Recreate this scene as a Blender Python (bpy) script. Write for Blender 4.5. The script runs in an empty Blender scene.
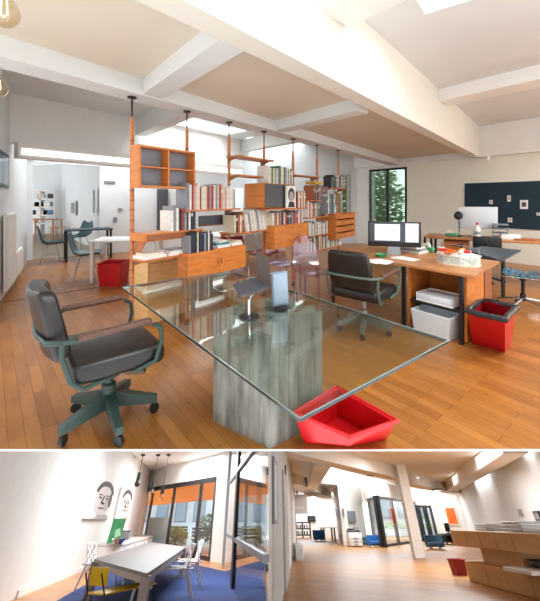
import bpy, bmesh, math, random
from mathutils import Vector, Matrix
random.seed(7)
SC = bpy.context.scene
COL = SC.collection
V = Vector
PI = math.pi
# ---------------------------------------------------------------- camera: 540x601 frame, level, lens shifted down
F, CX, CY = 340.0, 270.0, 199.0
EYE = V((0, 0, 1.47))
cam_d = bpy.data.cameras.new('camera'); cam = bpy.data.objects.new('camera', cam_d); COL.objects.link(cam)
cam.location = EYE; cam.rotation_euler = (PI/2, 0, 0)
cam_d.sensor_fit = 'VERTICAL'; cam_d.sensor_height = 36.0; cam_d.lens = 36.0*F/601
cam_d.shift_y = -(300.5-CY)/601; cam_d.clip_end = 300; cam_d.clip_start = 0.02
SC.camera = cam
SC.view_settings.view_transform = 'Standard'; SC.view_settings.look = 'None'
SC.view_settings.gamma = 1; SC.view_settings.use_curve_mapping = False

# ---------------------------------------------------------------- rooms: each one a rigid frame with its own level floor
class Room:
    """ex, ey, up are orthonormal; the floor lies eye_h below the viewpoint; local coordinates are metres on that floor."""
    def __init__(s, horizon, eye_h):
        r = V((0, F, -(horizon-CY))).normalized()
        s.ex = V((1, 0, 0)); s.ey = r; s.up = s.ex.cross(s.ey)
        s.h = eye_h
        s.o = EYE - s.up*eye_h
        s.m = Matrix(((s.ex.x, s.ey.x, s.up.x, s.o.x), (s.ex.y, s.ey.y, s.up.y, s.o.y), (s.ex.z, s.ey.z, s.up.z, s.o.z), (0, 0, 0, 1)))
    def ray(s, px, py):
        d = V((px-CX, F, -(py-CY)))
        return V((d.dot(s.ex), d.dot(s.ey), d.dot(s.up)))
    def at(s, px, py, z=0.0):
        d = s.ray(px, py); t = (z-s.h)/d.z
        return V((d.x*t, d.y*t, z))
    def on(s, A, B, px, py, off=0.0):
        """where the sight line meets the upright plane through floor points A, B (off = metres in front of it)"""
        dx, dy = B.x-A.x, B.y-A.y; L = math.hypot(dx, dy); n = V((dy/L, -dx/L, 0))
        if n.dot(V((-A.x, -A.y, 0))) < 0: n = -n
        d = s.ray(px, py); a = V((A.x, A.y, 0))+n*off
        t = n.dot(a)/n.dot(V((d.x, d.y, 0)))
        return V((d.x*t, d.y*t, s.h+d.z*t))
    def top(s, p, py):
        """height above floor point p at which its plumb line reaches picture row py"""
        w = s.m @ p; k = (py-CY)/F
        # EYE.z-(w.z+z*up.z) = k*(w.y+z*up.y)
        return (EYE.z-w.z-k*w.y)/(s.up.z+k*s.up.y)
MAIN = Room(CY, 1.47)
MEET = Room(519.5, 1.45)      # meeting room
HALL = Room(521.5, 1.55)      # studio hall

# ---------------------------------------------------------------- materials
def lin(h):
    h = h.lstrip('#'); r = []
    for i in (0, 2, 4):
        c = int(h[i:i+2], 16)/255
        r.append(c/12.92 if c <= .04045 else ((c+.055)/1.055)**2.4)
    return (*r, 1)
MATS = {}
def mat(name, col, rough=.5, metal=0, var=.0, scale=8, stretch=(1, 1, 1), bump=0, emit=0, spec=.5, col2=None):
    if name in MATS: return MATS[name]
    m = bpy.data.materials.new(name); m.use_nodes = True; nt = m.node_tree; b = nt.nodes['Principled BSDF']
    c = lin(col); b.inputs['Base Color'].default_value = c; b.inputs['Roughness'].default_value = rough
    b.inputs['Metallic'].default_value = metal; b.inputs['Specular IOR Level'].default_value = spec
    if var or bump or col2:
        tc = nt.nodes.new('ShaderNodeTexCoord'); mp = nt.nodes.new('ShaderNodeMapping'); nz = nt.nodes.new('ShaderNodeTexNoise')
        mp.inputs['Scale'].default_value = stretch; nz.inputs['Scale'].default_value = scale; nz.inputs['Detail'].default_value = 5
        nt.links.new(tc.outputs['Object'], mp.inputs['Vector']); nt.links.new(mp.outputs[0], nz.inputs['Vector'])
        rp = nt.nodes.new('ShaderNodeValToRGB')
        rp.color_ramp.elements[0].position = .3; rp.color_ramp.elements[1].position = .7
        c2 = lin(col2) if col2 else tuple(min(1, x*(1+var)) for x in c[:3])+(1,)
        c1 = c if col2 else tuple(x*(1-var) for x in c[:3])+(1,)
        rp.color_ramp.elements[0].color = c1; rp.color_ramp.elements[1].color = c2
        nt.links.new(nz.outputs['Fac'], rp.inputs[0]); nt.links.new(rp.outputs[0], b.inputs['Base Color'])
        if bump:
            bp = nt.nodes.new('ShaderNodeBump'); bp.inputs['Strength'].default_value = bump; bp.inputs['Distance'].default_value = .01
            nt.links.new(nz.outputs['Fac'], bp.inputs['Height']); nt.links.new(bp.outputs[0], b.inputs['Normal'])
    if emit:
        b.inputs['Emission Color'].default_value = c; b.inputs['Emission Strength'].default_value = emit
    MATS[name] = m
    return m
def glass(name, tint, ior=1.45, rough=0.0, mul=1.0):
    """clear sheet: sight passes through, the Fresnel share is mirrored"""
    m = bpy.data.materials.new(name); m.use_nodes = True; nt = m.node_tree
    nt.nodes.remove(nt.nodes['Principled BSDF']); out = nt.nodes['Material Output']
    tr = nt.nodes.new('ShaderNodeBsdfTransparent'); tr.inputs[0].default_value = lin(tint)
    gl = nt.nodes.new('ShaderNodeBsdfGlossy'); gl.inputs['Roughness'].default_value = rough
    lw = nt.nodes.new('ShaderNodeLayerWeight'); lw.inputs['Blend'].default_value = .5
    pw = nt.nodes.new('ShaderNodeMath'); pw.operation = 'POWER'; pw.inputs[1].default_value = 5
    ma = nt.nodes.new('ShaderNodeMath'); ma.operation = 'MULTIPLY_ADD'; f0 = ((ior-1)/(ior+1))**2*mul
    ma.inputs[1].default_value = 1-f0; ma.inputs[2].default_value = f0
    mx = nt.nodes.new('ShaderNodeMixShader')
    nt.links.new(lw.outputs['Facing'], pw.inputs[0]); nt.links.new(pw.outputs[0], ma.inputs[0]); nt.links.new(ma.outputs[0], mx.inputs[0])
    nt.links.new(tr.outputs[0], mx.inputs[1]); nt.links.new(gl.outputs[0], mx.inputs[2]); nt.links.new(mx.outputs[0], out.inputs[0])
    MATS[name] = m
    return m
def plank_floor(name, ang, w, h, c1, c2, c3, rough=.3):
    m = bpy.data.materials.new(name); m.use_nodes = True; nt = m.node_tree; b = nt.nodes['Principled BSDF']; L = nt.links.new
    tc = nt.nodes.new('ShaderNodeTexCoord'); mp = nt.nodes.new('ShaderNodeMapping'); mp.inputs['Rotation'].default_value = (0, 0, ang)
    L(tc.outputs['Object'], mp.inputs[0])
    br = nt.nodes.new('ShaderNodeTexBrick'); br.offset = .37; br.inputs['Scale'].default_value = 1
    br.inputs['Brick Width'].default_value = w; br.inputs['Row Height'].default_value = h; br.inputs['Mortar Size'].default_value = h*.02
    br.inputs['Color1'].default_value = lin(c1); br.inputs['Color2'].default_value = lin(c2); br.inputs['Mortar'].default_value = lin(c3); br.inputs['Bias'].default_value = 0
    L(mp.outputs[0], br.inputs['Vector'])
    nz = nt.nodes.new('ShaderNodeTexNoise'); mp2 = nt.nodes.new('ShaderNodeMapping'); mp2.inputs['Rotation'].default_value = (0, 0, ang)
    L(tc.outputs['Object'], mp2.inputs[0]); sq = nt.nodes.new('ShaderNodeMapping'); sq.inputs['Scale'].default_value = (.6/w, 3/h*.12, 1); L(mp2.outputs[0], sq.inputs[0])
    nz.inputs['Scale'].default_value = 2.5; nz.inputs['Detail'].default_value = 6; L(sq.outputs[0], nz.inputs['Vector'])
    mx = nt.nodes.new('ShaderNodeMix'); mx.data_type = 'RGBA'; mx.blend_type = 'MULTIPLY'; mx.inputs[0].default_value = .45
    rp = nt.nodes.new('ShaderNodeValToRGB'); rp.color_ramp.elements[0].color = (.55, .45, .38, 1); rp.color_ramp.elements[0].position = .3; rp.color_ramp.elements[1].color = (1.1, 1.08, 1.05, 1); rp.color_ramp.elements[1].position = .65
    L(nz.outputs['Fac'], rp.inputs[0]); L(br.outputs['Color'], mx.inputs[6]); L(rp.outputs[0], mx.inputs[7]); L(mx.outputs[2], b.inputs['Base Color'])
    b.inputs['Roughness'].default_value = rough
    MATS[name] = m
    return m

WHITE = mat('white_paint', '#ece9e4', .6, var=.025, scale=3)
WARM = mat('warm_white_paint', '#e6dfd2', .65, var=.03, scale=2)
CEIL = mat('ceiling_paint', '#dcdcda', .7, var=.04, scale=1.2)
GREYW = mat('cool_white_paint', '#dfe3e5', .6, var=.02, scale=3)
TEAK = mat('teak', '#c07440', .42, var=.22, scale=5, stretch=(1.2, 1.2, 9))
TEAKD = mat('teak_dark', '#93562f', .45, var=.2, scale=5, stretch=(1.2, 1.2, 9))
TEAKO = mat('teak_orange', '#cc7a36', .38, var=.18, scale=4, stretch=(1.5, 1.5, 7))
OAK = mat('desk_wood', '#b27745', .35, var=.2, scale=4, stretch=(2, 2, 7))
BIRCH = mat('birch_ply', '#d6ac74', .5, var=.12, scale=5, stretch=(1, 1, 6))
BLACK = mat('black_metal', '#1c1c1e', .4, spec=.4)
DGREY = mat('dark_grey_panel', '#4c4e54', .5, var=.1)
MGREY = mat('grey_panel', '#84868e', .55, var=.12, scale=4)
LEATHER = mat('dark_leather', '#211c1a', .38, var=.25, scale=14, bump=.12)
GREENM = mat('green_enamel', '#2b3e37', .45, var=.12, scale=6)
PALEGR = mat('pale_green_enamel', '#56655c', .4, var=.1, scale=6)
ARMW = mat('worn_arm_wood', '#5a3a2b', .5, var=.3, scale=18, stretch=(1, 4, 1))
CHROME = mat('chrome', '#cfd2d4', .18, 1)
STEEL = mat('brushed_steel', '#a4a8ac', .32, .9)
RED = mat('red_plastic', '#c8141c', .38, var=.06)
DRED = mat('dark_red_plastic', '#8a1420', .42, var=.1)
LINER = mat('black_bin_liner', '#26262a', .3, bump=.6, scale=18)
PAPER = mat('paper', '#eeeae2', .7, var=.03)
CREAM = mat('cream_card', '#ddd2bd', .65, var=.05)
NAVY = mat('navy_felt', '#1b313d', .9, var=.12, scale=30)
TEAL = mat('teal_shell', '#2c4f55', .42, var=.1)
BLUE = mat('blue_fabric', '#1f5fa0', .75, var=.15, scale=20)
SLATE = mat('slate_fabric', '#38566c', .8, var=.15, scale=20)
RUG = mat('blue_rug', '#1a3268', .95, var=.22, scale=40)
YELL = mat('yellow_plastic', '#d8bb1c', .42, var=.06)
GREEN = mat('green_card', '#3f9a63', .5, var=.15)
ORANGE = mat('orange_paint', '#e8641e', .6, var=.2, scale=3)
CONC = mat('weathered_plinth', '#4f4b45', .75, scale=6, stretch=(3, 3, .5), bump=.15, col2='#908c82')
SCREEN = mat('screen_lit', '#d3dae4', .4, emit=.18)
SCREEND = mat('screen_dark', '#3a3f48', .2)
PRINT = mat('grey_print_ink', '#4c4846', .7, var=.2)
PRINTL = mat('pale_print_ink', '#b6aca6', .7, var=.12)
EDGE = mat('glass_edge', '#12201e', .12, spec=.8)
EDGEL = mat('glass_edge_light', '#6f7f7b', .1, spec=.8)
TAB = glass('table_glass', '#f0f8f4', 1.5, mul=1.7)
WIN = glass('window_glass', '#f2f6f7', 1.4)
WING = glass('pale_green_glass', '#d5e4d8', 1.4)
FROST = mat('frosted_film', '#dfe6e8', .5)
GHOST = glass('lavender_acrylic', '#efe6f2', 1.5, .08, 2.2)
def cloth(name, col):
    m = mat(name, col, .9); nt = m.node_tree; tl = nt.nodes.new('ShaderNodeBsdfTranslucent'); tl.inputs[0].default_value = lin(col); mx = nt.nodes.new('ShaderNodeMixShader'); mx.inputs[0].default_value = .6
    nt.links.new(nt.nodes['Principled BSDF'].outputs[0], mx.inputs[1]); nt.links.new(tl.outputs[0], mx.inputs[2]); nt.links.new(mx.outputs[0], nt.nodes['Material Output'].inputs[0]); return m
LEAF = cloth('leaf_green', '#c6d8bd')
LEAFD = cloth('leaf_dark_green', '#5c7a4a')
FLOORM = plank_floor('oak_strip_parquet', -2.26+PI, .52, .085, '#a86e33', '#915a27', '#5d3a1a', .3)
FLOORH = plank_floor('hall_boards', .5, 3.2, .42, '#b07a36', '#9d6826', '#6b451c', .36)
FLOORG = mat('grey_brown_floor', '#93816c', .45, var=.12, scale=3)

# ---------------------------------------------------------------- mesh building
class MB:
    def __init__(s): s.bm = bmesh.new()
    def face(s, vs, mi=0):
        try:
            f = s.bm.faces.new(vs); f.material_index = mi; return f
        except ValueError: return None
    def hexa(s, p, mi=0):
        v = [s.bm.verts.new(q) for q in p]
        for f in ((0, 3, 2, 1), (4, 5, 6, 7), (0, 1, 5, 4), (1, 2, 6, 5), (2, 3, 7, 6), (3, 0, 4, 7)): s.face([v[i] for i in f], mi)
        return s
    def box(s, c, d, rz=0, mi=0, M=None):
        M = M or Matrix.Rotation(rz, 4, 'Z'); c = V(c)
        pts = [c + (M @ V((x*d[0]/2, y*d[1]/2, z*d[2]/2))) for z in (-1, 1) for x, y in ((-1, -1), (1, -1), (1, 1), (-1, 1))]
        return s.hexa(pts, mi)
    def rbox(s, c, d, r=.01, seg=2, M=None, mi=0):
        t = bmesh.new(); bmesh.ops.create_cube(t, size=1)
        bmesh.ops.scale(t, vec=d, verts=t.verts)
        bmesh.ops.bevel(t, geom=list(t.edges), offset=min(r, min(d)*.49), segments=seg, affect='EDGES', profile=.5)
        M = (Matrix.Translation(V(c)) @ (M or Matrix.Identity(4)))
        mp = {v: s.bm.verts.new(M @ v.co) for v in t.verts}
        for f in t.faces: s.face([mp[v] for v in f.verts], mi)
        t.free(); return s
    def prism(s, pts, vec, mi=0):
        vec = V(vec); a = [s.bm.verts.new(V(p)) for p in pts]; b = [s.bm.verts.new(V(p)+vec) for p in pts]; n = len(a)
        s.face(a[::-1], mi); s.face(b, mi)
        for i in range(n): s.face([a[i], a[(i+1) % n], b[(i+1) % n], b[i]], mi)
        return s
    def slab(s, A, B, depth, z0, z1, mi=0, away=True):
        """upright slab on the floor line A-B, depth metres on the side away from the viewpoint"""
        n = V((B.y-A.y, A.x-B.x, 0)).normalized()
        if n.dot(V((A.x+B.x, A.y+B.y, 0))) < 0: n = -n
        if not away: n = -n
        a, b = V((A.x, A.y, z0)), V((B.x, B.y, z0))
        return s.prism([a, b, b+n*depth, a+n*depth], (0, 0, z1-z0), mi)
    def tube(s, pts, r, n=8, mi=0, closed=False, r2=None):
        pts = [V(p) for p in pts]; rings = []; N = len(pts); prev = None
        for i, p in enumerate(pts):
            if closed: d = (pts[(i+1) % N]-pts[i-1])
            else: d = pts[min(i+1, N-1)]-pts[max(i-1, 0)]
            d.normalize()
            if prev is None:
                a = d.orthogonal().normalized()
            else:
                a = prev-d*prev.dot(d); a = a.normalized() if a.length > 1e-6 else d.orthogonal().normalized()
            prev = a; b = d.cross(a)
            rr = r if r2 is None else r+(r2-r)*i/(N-1)
            rings.append([s.bm.verts.new(p+(a*math.cos(2*PI*k/n)+b*math.sin(2*PI*k/n))*rr) for k in range(n)])
        for i in range(N if closed else N-1):
            A, B = rings[i], rings[(i+1) % N]
            for k in range(n): s.face([A[k], A[(k+1) % n], B[(k+1) % n], B[k]], mi)
        if not closed: s.face(rings[0][::-1], mi); s.face(rings[-1], mi)
        return s
    def lathe(s, prof, n=20, c=(0, 0, 0), mi=0, M=None):
        c = V(c); M = M or Matrix.Identity(4); rings = []
        for r, z in prof:
            if r < 1e-5: rings.append([s.bm.verts.new(c+M @ V((0, 0, z)))])
            else: rings.append([s.bm.verts.new(c+M @ V((r*math.cos(2*PI*k/n), r*math.sin(2*PI*k/n), z))) for k in range(n)])
        for A, B in zip(rings, rings[1:]):
            for k in range(n):
                k2 = (k+1) % n
                if len(A) == 1 and len(B) == 1: continue
                if len(A) == 1: s.face([A[0], B[k2], B[k]], mi)
                elif len(B) == 1: s.face([A[k], A[k2], B[0]], mi)
                else: s.face([A[k], A[k2], B[k2], B[k]], mi)
        return s
    def sheet(s, rows, th, mi=0):
        """thick surface through a grid of points"""
        G = [[V(p) for p in r] for r in rows]; R, C = len(G), len(G[0])
        def nrm(i, j):
            u = G[min(i+1, R-1)][j]-G[max(i-1, 0)][j]; w = G[i][min(j+1, C-1)]-G[i][max(j-1, 0)]
            return u.cross(w).normalized()
        T = [[s.bm.verts.new(G[i][j]+nrm(i, j)*th/2) for j in range(C)] for i in range(R)]
        Bt = [[s.bm.verts.new(G[i][j]-nrm(i, j)*th/2) for j in range(C)] for i in range(R)]
        for i in range(R-1):
            for j in range(C-1):
                s.face([T[i][j], T[i+1][j], T[i+1][j+1], T[i][j+1]], mi); s.face([Bt[i][j], Bt[i][j+1], Bt[i+1][j+1], Bt[i+1][j]], mi)
        for i in range(R-1):
            for j in (0, C-1): s.face([T[i][j], Bt[i][j], Bt[i+1][j], T[i+1][j]], mi)
        for j in range(C-1):
            for i in (0, R-1): s.face([T[i][j], T[i][j+1], Bt[i][j+1], Bt[i][j]], mi)
        return s
    def build(s, name, mats, parent=None, room=None, loc=(0, 0, 0), rz=0, smooth=.6):
        bmesh.ops.recalc_face_normals(s.bm, faces=s.bm.faces)
        me = bpy.data.meshes.new(name); s.bm.to_mesh(me); s.bm.free()
        for m in (mats if isinstance(mats, (list, tuple)) else [mats]): me.materials.append(m)
        if smooth:
            for p in me.polygons: p.use_smooth = True
            me.set_sharp_from_angle(angle=smooth)
        o = bpy.data.objects.new(name, me); COL.objects.link(o)
        if parent: o.parent = parent
        else: place(o, room or MAIN, loc, rz)
        return o
def place(o, room, loc=(0, 0, 0), rz=0):
    o.rotation_mode = 'XYZ'
    m = room.m @ Matrix.Translation(V(loc)) @ Matrix.Rotation(rz, 4, 'Z')
    o.location = m.to_translation(); o.rotation_euler = m.to_euler()
def tag(o, label, cat, group=None, kind=None):
    o['label'] = label; o['category'] = cat
    if group: o['group'] = group
    if kind: o['kind'] = kind
    return o
def thing(name, label, cat, loc, rz=0, group=None, room=None):
    o = bpy.data.objects.new(name, None); COL.objects.link(o); place(o, room or MAIN, loc, rz)
    return tag(o, label, cat, group)
def struct(name, mb, m, room=None, parent=None):
    o = mb.build(name, m, parent, room)
    if not parent: o['kind'] = 'structure'
    return o
def dup(root, label, loc, rz=0, room=None, group=None):
    r = root.copy(); COL.objects.link(r); place(r, room or MAIN, loc, rz); r['label'] = label
    if group: r['group'] = group
    for ch in list(root.children):
        c = ch.copy(); COL.objects.link(c); c.parent = r
        for g in list(ch.children):
            d = g.copy(); COL.objects.link(d); d.parent = c
    return r
def RX(a): return Matrix.Rotation(a, 4, 'X')
def RY(a): return Matrix.Rotation(a, 4, 'Y')
def RZ(a): return Matrix.Rotation(a, 4, 'Z')
# ================================================================ MAIN STUDIO
A = V((.6, .8, 0)); N = V((.8, -.6, 0)); Q0 = V((-1.39, 3.43, 0))      # shelf line: origin, run, facing
E1 = V((-.63, .777, 0)); Z = V((0, 0, 1))
def sq(s, q, z=0): return Q0 + A*s - N*q + Z*z
at = MAIN.at
# floor slab, its front edge nosed and undercut
mb = MB(); fy = F*1.47/(449.2-CY); s_ = .25
mb.hexa([V((-9, fy+.42, -s_)), V((9, fy+.42, -s_)), V((9, 20, -s_)), V((-9, 20, -s_)), V((-9, fy, 0)), V((9, fy, 0)), V((9, 20, 0)), V((-9, 20, 0))])
struct('floor', mb, FLOORM)
mb = MB(); mb.hexa([V((-9, fy-.006, -.007)), V((9, fy-.006, -.007)), V((9, fy, -.007)), V((-9, fy, -.007)), V((-9, fy-.006, .001)), V((9, fy-.006, .001)), V((9, fy, .001)), V((-9, fy, .001))])
struct('trim_1', mb, WHITE)
# dark strip painting in the edge of a floor reflection on the left
mb = MB(); p, q = at(-8, 304.5), at(150, 279); d = (q-p).normalized(); mb.slab(p, q, .02, .0, .004)
struct('trim_2', mb, mat('joint', '#5a4634', .6))
T0, T1 = at(25, 261), at(74, 257)
W1 = V((-3.88, 9.43, 0)); W2 = V((2.92, 11.4, 0))
mb = MB(); mb.slab(T0, W1, .04, 0, .006); struct('trim_3', mb, MATS['joint'])
mb = MB(); pa = [T0+Z*.002, W1+Z*.002, W1+V((-2, 9, .002)), T0+V((-6, 9, .002))]; mb.prism(pa, (0, 0, .003)); f2 = struct('floor_2', mb, FLOORG)

# ceiling with skylight openings in shelf coordinates; unframed ones are unseen, added for brightness
CZ = 3.25
SKY = [(2.3, 4.9, 2.65, 3.55), (5.6, 7.4, 2.3, 3.4), (-1.2, 1.6, -4.3, -2.4), (3.2, 5.6, -7.2, -5.2), (-3.4, -.9, 1.0, 2.6), (6.2, 9.5, 4.4, 5.6), (.4, 4.4, 4.3, 5.5)]
ss = sorted({-8, 16, *[k[0] for k in SKY], *[k[1] for k in SKY]}); qs = sorted({-9, 20, *[k[2] for k in SKY], *[k[3] for k in SKY]})
mb = MB()
for i in range(len(ss)-1):
    for j in range(len(qs)-1):
        sm, qm = (ss[i]+ss[i+1])/2, (qs[j]+qs[j+1])/2
        if any(a < sm < b and c < qm < d for a, b, c, d in SKY): continue
        mb.prism([sq(ss[i], qs[j], CZ), sq(ss[i+1], qs[j], CZ), sq(ss[i+1], qs[j+1], CZ), sq(ss[i], qs[j+1], CZ)], (0, 0, .25))
struct('ceiling', mb, CEIL)
# diagonal main beam
mb = MB(); d = V((.648, .762, 0))
L0, L1, R0, R1 = V((-.70, 1.76, 2.5))-d*3, V((4.9, 8.34, 2.5))+d*1, V((-.435, 1.76, 2.5))-d*3, V((4.98, 8.16, 2.5))+d*1
mb.prism([L0, R0, R1, L1], (0, 0, CZ-2.5)); struct('beam_1', mb, WARM)
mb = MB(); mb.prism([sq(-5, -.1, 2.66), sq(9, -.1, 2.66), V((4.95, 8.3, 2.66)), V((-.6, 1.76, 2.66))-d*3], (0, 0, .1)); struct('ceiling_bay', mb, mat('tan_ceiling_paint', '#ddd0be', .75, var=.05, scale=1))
# shelf beam and rear beam parallel to it
mb = MB(); mb.prism([sq(-1.6, -.14, 2.5), sq(9, -.14, 2.5), sq(9, .14, 2.5), sq(-1.6, .14, 2.5)], (0, 0, CZ-2.5)); struct('beam_2', mb, CEIL)
mb = MB(); mb.prism([sq(-.1, 3.7, 2.42), sq(9.5, 3.7, 2.42), sq(9.5, 3.95, 2.42), sq(-.1, 3.95, 2.42)], (0, 0, CZ-2.42))
struct('beam_3', mb, WHITE)
def cross(name, p, L, w, z0, m=CEIL, dr=E1):
    mb = MB(); n = V((dr.y, -dr.x, 0)); p = V((p.x, p.y, z0))
    mb.prism([p-n*w/2, p+n*w/2, p+n*w/2+dr*L, p-n*w/2+dr*L], (0, 0, CZ-z0)); return struct(name, mb, m)
cross('beam_4', sq(-.25, -1.7), 1.75, .22, 2.51); cross('beam_5', sq(2.0, -1.62), 1.7, .22, 2.51)
cross('beam_6', sq(1.5, .1), 3.6, .26, 2.86); cross('beam_7', sq(5.0, .1), 3.6, .26, 2.9)
p = MAIN.on(V((-.435, 1.76, 0)), V((4.96, 8.14, 0)), 440, 102); cross('beam_8', V((p.x, p.y, 0))-E1*3.6+d*.15, 3.6, .42, p.z, WHITE)
p = MAIN.on(V((-.435, 1.76, 0)), V((4.96, 8.14, 0)), 340, 22); cross('beam_9', V((p.x, p.y, 0))-E1*2.6-d*.1, 2.6, .42, p.z-.02, WHITE)

# walls: back wall E with the pinboard, windows at its left end
Ea, Eb = V((3.3, 10.9, 0)), V((5.9, 7.45, 0)); ed = (Eb-Ea).normalized()
on = MAIN.on
def epx(x): p = on(Ea, Eb, x, CY); return V((p.x, p.y, 0))
mb = MB(); mb.slab(epx(407), Ea+ed*8.5, .2, 0, CZ); struct('wall_back', mb, mat('cream_wall', '#e9e5d6', .7, var=.02, scale=2))
mb = MB(); mb.slab(epx(344), Ea+ed*8.5, .1, 2.5, CZ, away=False); struct('beam_10', mb, WHITE)
mb = MB(); mb.slab(epx(355.5), epx(369.5), .3, 0, 2.5); mb.slab(epx(369), epx(408), .2, 2.4, 2.52); struct('wall_pier', mb, WHITE)
def window(name, Aa, Bb, z0, z1, splits, fm=BLACK, fw=.06, depth=.06, pane=WIN):
    """framed glazing on the floor line Aa-Bb; splits are fractions where the mullions stand"""
    w = MB(); L = (Bb-Aa).length; dr = (Bb-Aa)/L
    for f in splits:
        c = Aa+dr*(L*f); w.slab(c-dr*fw/2, c+dr*fw/2, depth, z0, z1)
    w.slab(Aa, Bb, depth, z1-fw, z1); w.slab(Aa, Bb, depth, z0, z0+fw)
    return w
wf = window('window_1', epx(369.5), epx(407), .05, 2.42, (0, .5, .97), fw=.07); w1 = struct('window_1', wf, BLACK)
g = MB(); g.slab(epx(370), epx(406), .008, .1, 2.4); struct('window_pane', g, WING, parent=w1)
# far wall D: left of the shelf the opening into the rear room
dd = (W1-T0).normalized(); d2 = (W2-W1).normalized()
def dpx(x):
    p = on(T0, W1, x, CY) if x < 131 else on(W1, W2, x, CY); return V((p.x, p.y, 0))
mb = MB(); mb.slab(dpx(100), W1, .15, 0, 2.45); mb.slab(W1, dpx(334), .15, 0, CZ); mb.slab(dpx(333), dpx(352), .15, 0, .7); mb.slab(dpx(20), W1, .15, 2.34, CZ)
mb.slab(dpx(333), dpx(352), .15, 2.3, CZ); mb.slab(dpx(349), W2+d2*.6, .15, 0, CZ)
struct('wall_rear', mb, GREYW)
wf = window('window_2', dpx(334), dpx(350), .7, 2.3, (0, .5, 1)); w2 = struct('window_2', wf, mat('white_frame', '#dcdcd6', .5))
g = MB(); g.slab(dpx(334), dpx(350), .008, .72, 2.28); struct('window_pane', g, WIN, parent=w2)
# left wall with its high window
LWa, LWb = at(10, 287), at(24, 267); ld = (LWb-LWa).normalized()
mb = MB(); a = LWa-ld*2.2
mb.slab(a, LWb+ld*.6, .2, 0, CZ); mb.prism([a, a+V((-3, -1.5, 0)), a+V((-3.1, -1.3, 0)), a+V((-.1, .2, 0))], (0, 0, CZ)); struct('wall_left', mb, GREYW)
def lpx(x, y, off=.02): return on(LWa, LWb, x, y, off)
mb = MB(); p0, p1 = lpx(-4, 150), lpx(9, 150); zz = lpx(7, 188).z, lpx(4, 152).z
w = window('w', V((p0.x, p0.y, 0)), V((p1.x, p1.y, 0)), zz[0], zz[1], (0, .5, 1), fw=.05, depth=.05)
w3 = struct('window_3', w, mat('slate_frame', '#4a545c', .5)); g = MB(); g.slab(V((p0.x, p0.y, 0)), V((p1.x, p1.y, 0)), .01, zz[0], zz[1]); struct('window_pane', g, mat('blue_pane', '#5f7f98', .15), parent=w3)
# rear room shell
fa = at(28, 234); fb = at(62, 234); fc = at(100, 255)+V((0, .2, 0))
mb = MB(); mb.slab(fa+(fa-fb)*1.2, fb, .2, 0, 2.9); struct('wall_far', mb, GREYW)
mb = MB(); mb.slab(fb, dpx(101)+dd*.1, .12, 0, 2.9); struct('wall_far_side', mb, GREYW)
mb = MB(); o = T0+dd*.15; mb.slab(o-dd*.25, o, .3, 0, 2.4, away=True); struct('wall_stub', mb, GREYW)
mb = MB(); p = at(28, 176, 2.55); q = at(80, 178, 2.55); mb.slab(V((p.x-3, p.y, 0)), V((q.x, q.y, 0)), .3, 2.3, 2.9); struct('beam_11', mb, GREYW)
# lighting trough on the rear beam: long white strip fitting
t = thing('strip_light', 'long white linear strip light along the rear ceiling beam', 'light', sq(-.05, 3.5, 2.27))
rt = t.rotation_euler; t.rotation_euler[2] = math.atan2(.8, .6)
MB().box((2.85, 0, 0), (5.5, .2, .26)).build('housing', WHITE, t); MB().box((2.85, -.105, -.02), (5.4, .012, .1)).build('diffuser', mat('lit_diffuser', '#ffffff', .5, emit=1.1), t)
for k, (s0, s1, q0, q1) in enumerate(SKY[:2]):
    t = thing('skylight', ('wide bright roof light above the first bays of the shelving', 'short bright roof light above the far bays of the shelving')[k], 'skylight', sq((s0+s1)/2, (q0+q1)/2, CZ+.1), math.atan2(.8, .6), 'roof lights beyond the shelving')
    f = MB()
    for sx in (-1, 1): f.box((sx*(s1-s0)/2, 0, 0), (.05, q1-q0, .16)); f.box((0, sx*(q1-q0)/2, 0), (s1-s0, .05, .16))
    f.build('frame', WHITE, t); MB().box((0, 0, .06), (s1-s0, q1-q0, .01)).build('pane', WIN, t)
# outside greenery behind the two windows
def bush(name, label, p, rx, rz_, m, n=900, room=MAIN, cat='bush', grp=None, s=.09):
    b = MB(); R = random.Random(n)
    for _ in range(n):
        th, ph, rr = R.random()*2*PI, math.acos(2*R.random()-1), R.random()**.33
        c = V((rx*rr*math.sin(ph)*math.cos(th), rx*.6*rr*math.sin(ph)*math.sin(th), rz_*(1+rr*math.cos(ph))))
        M = RZ(R.random()*6) @ RX(R.random()*3); k = s*(.6+R.random()*.8)
        v = [b.bm.verts.new(c+M @ V(q)) for q in ((-k, 0, 0), (0, -k*.4, .02), (k, 0, 0), (0, k*.4, .02))]; b.face(v)
    t = thing(name, label, cat, p, 0, grp, room)
    b.build('foliage', m, t)
    MB().tube([(0, 0, 0), (0, 0, rz_*1.2)], .03).build('stem', mat('bark', '#5b4a3a', .8), t)
    return t
p = on(Ea, Eb, 380, 199, -1.6); bush('outdoor_shrub', 'pale green shrub outside the tall window by the white pier', V((p.x, p.y, 0)), .9, 1.4, LEAF, 1500, s=.12)
p = on(W1, W2, 341, 199, -3.2); bush('outdoor_shrub', 'yellow green shrub outside the small window behind the shelving', V((p.x, p.y, 0)), 1.1, 1.4, cloth('leaf_yellow', '#b9c06a'), 1500, s=.14)

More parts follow.
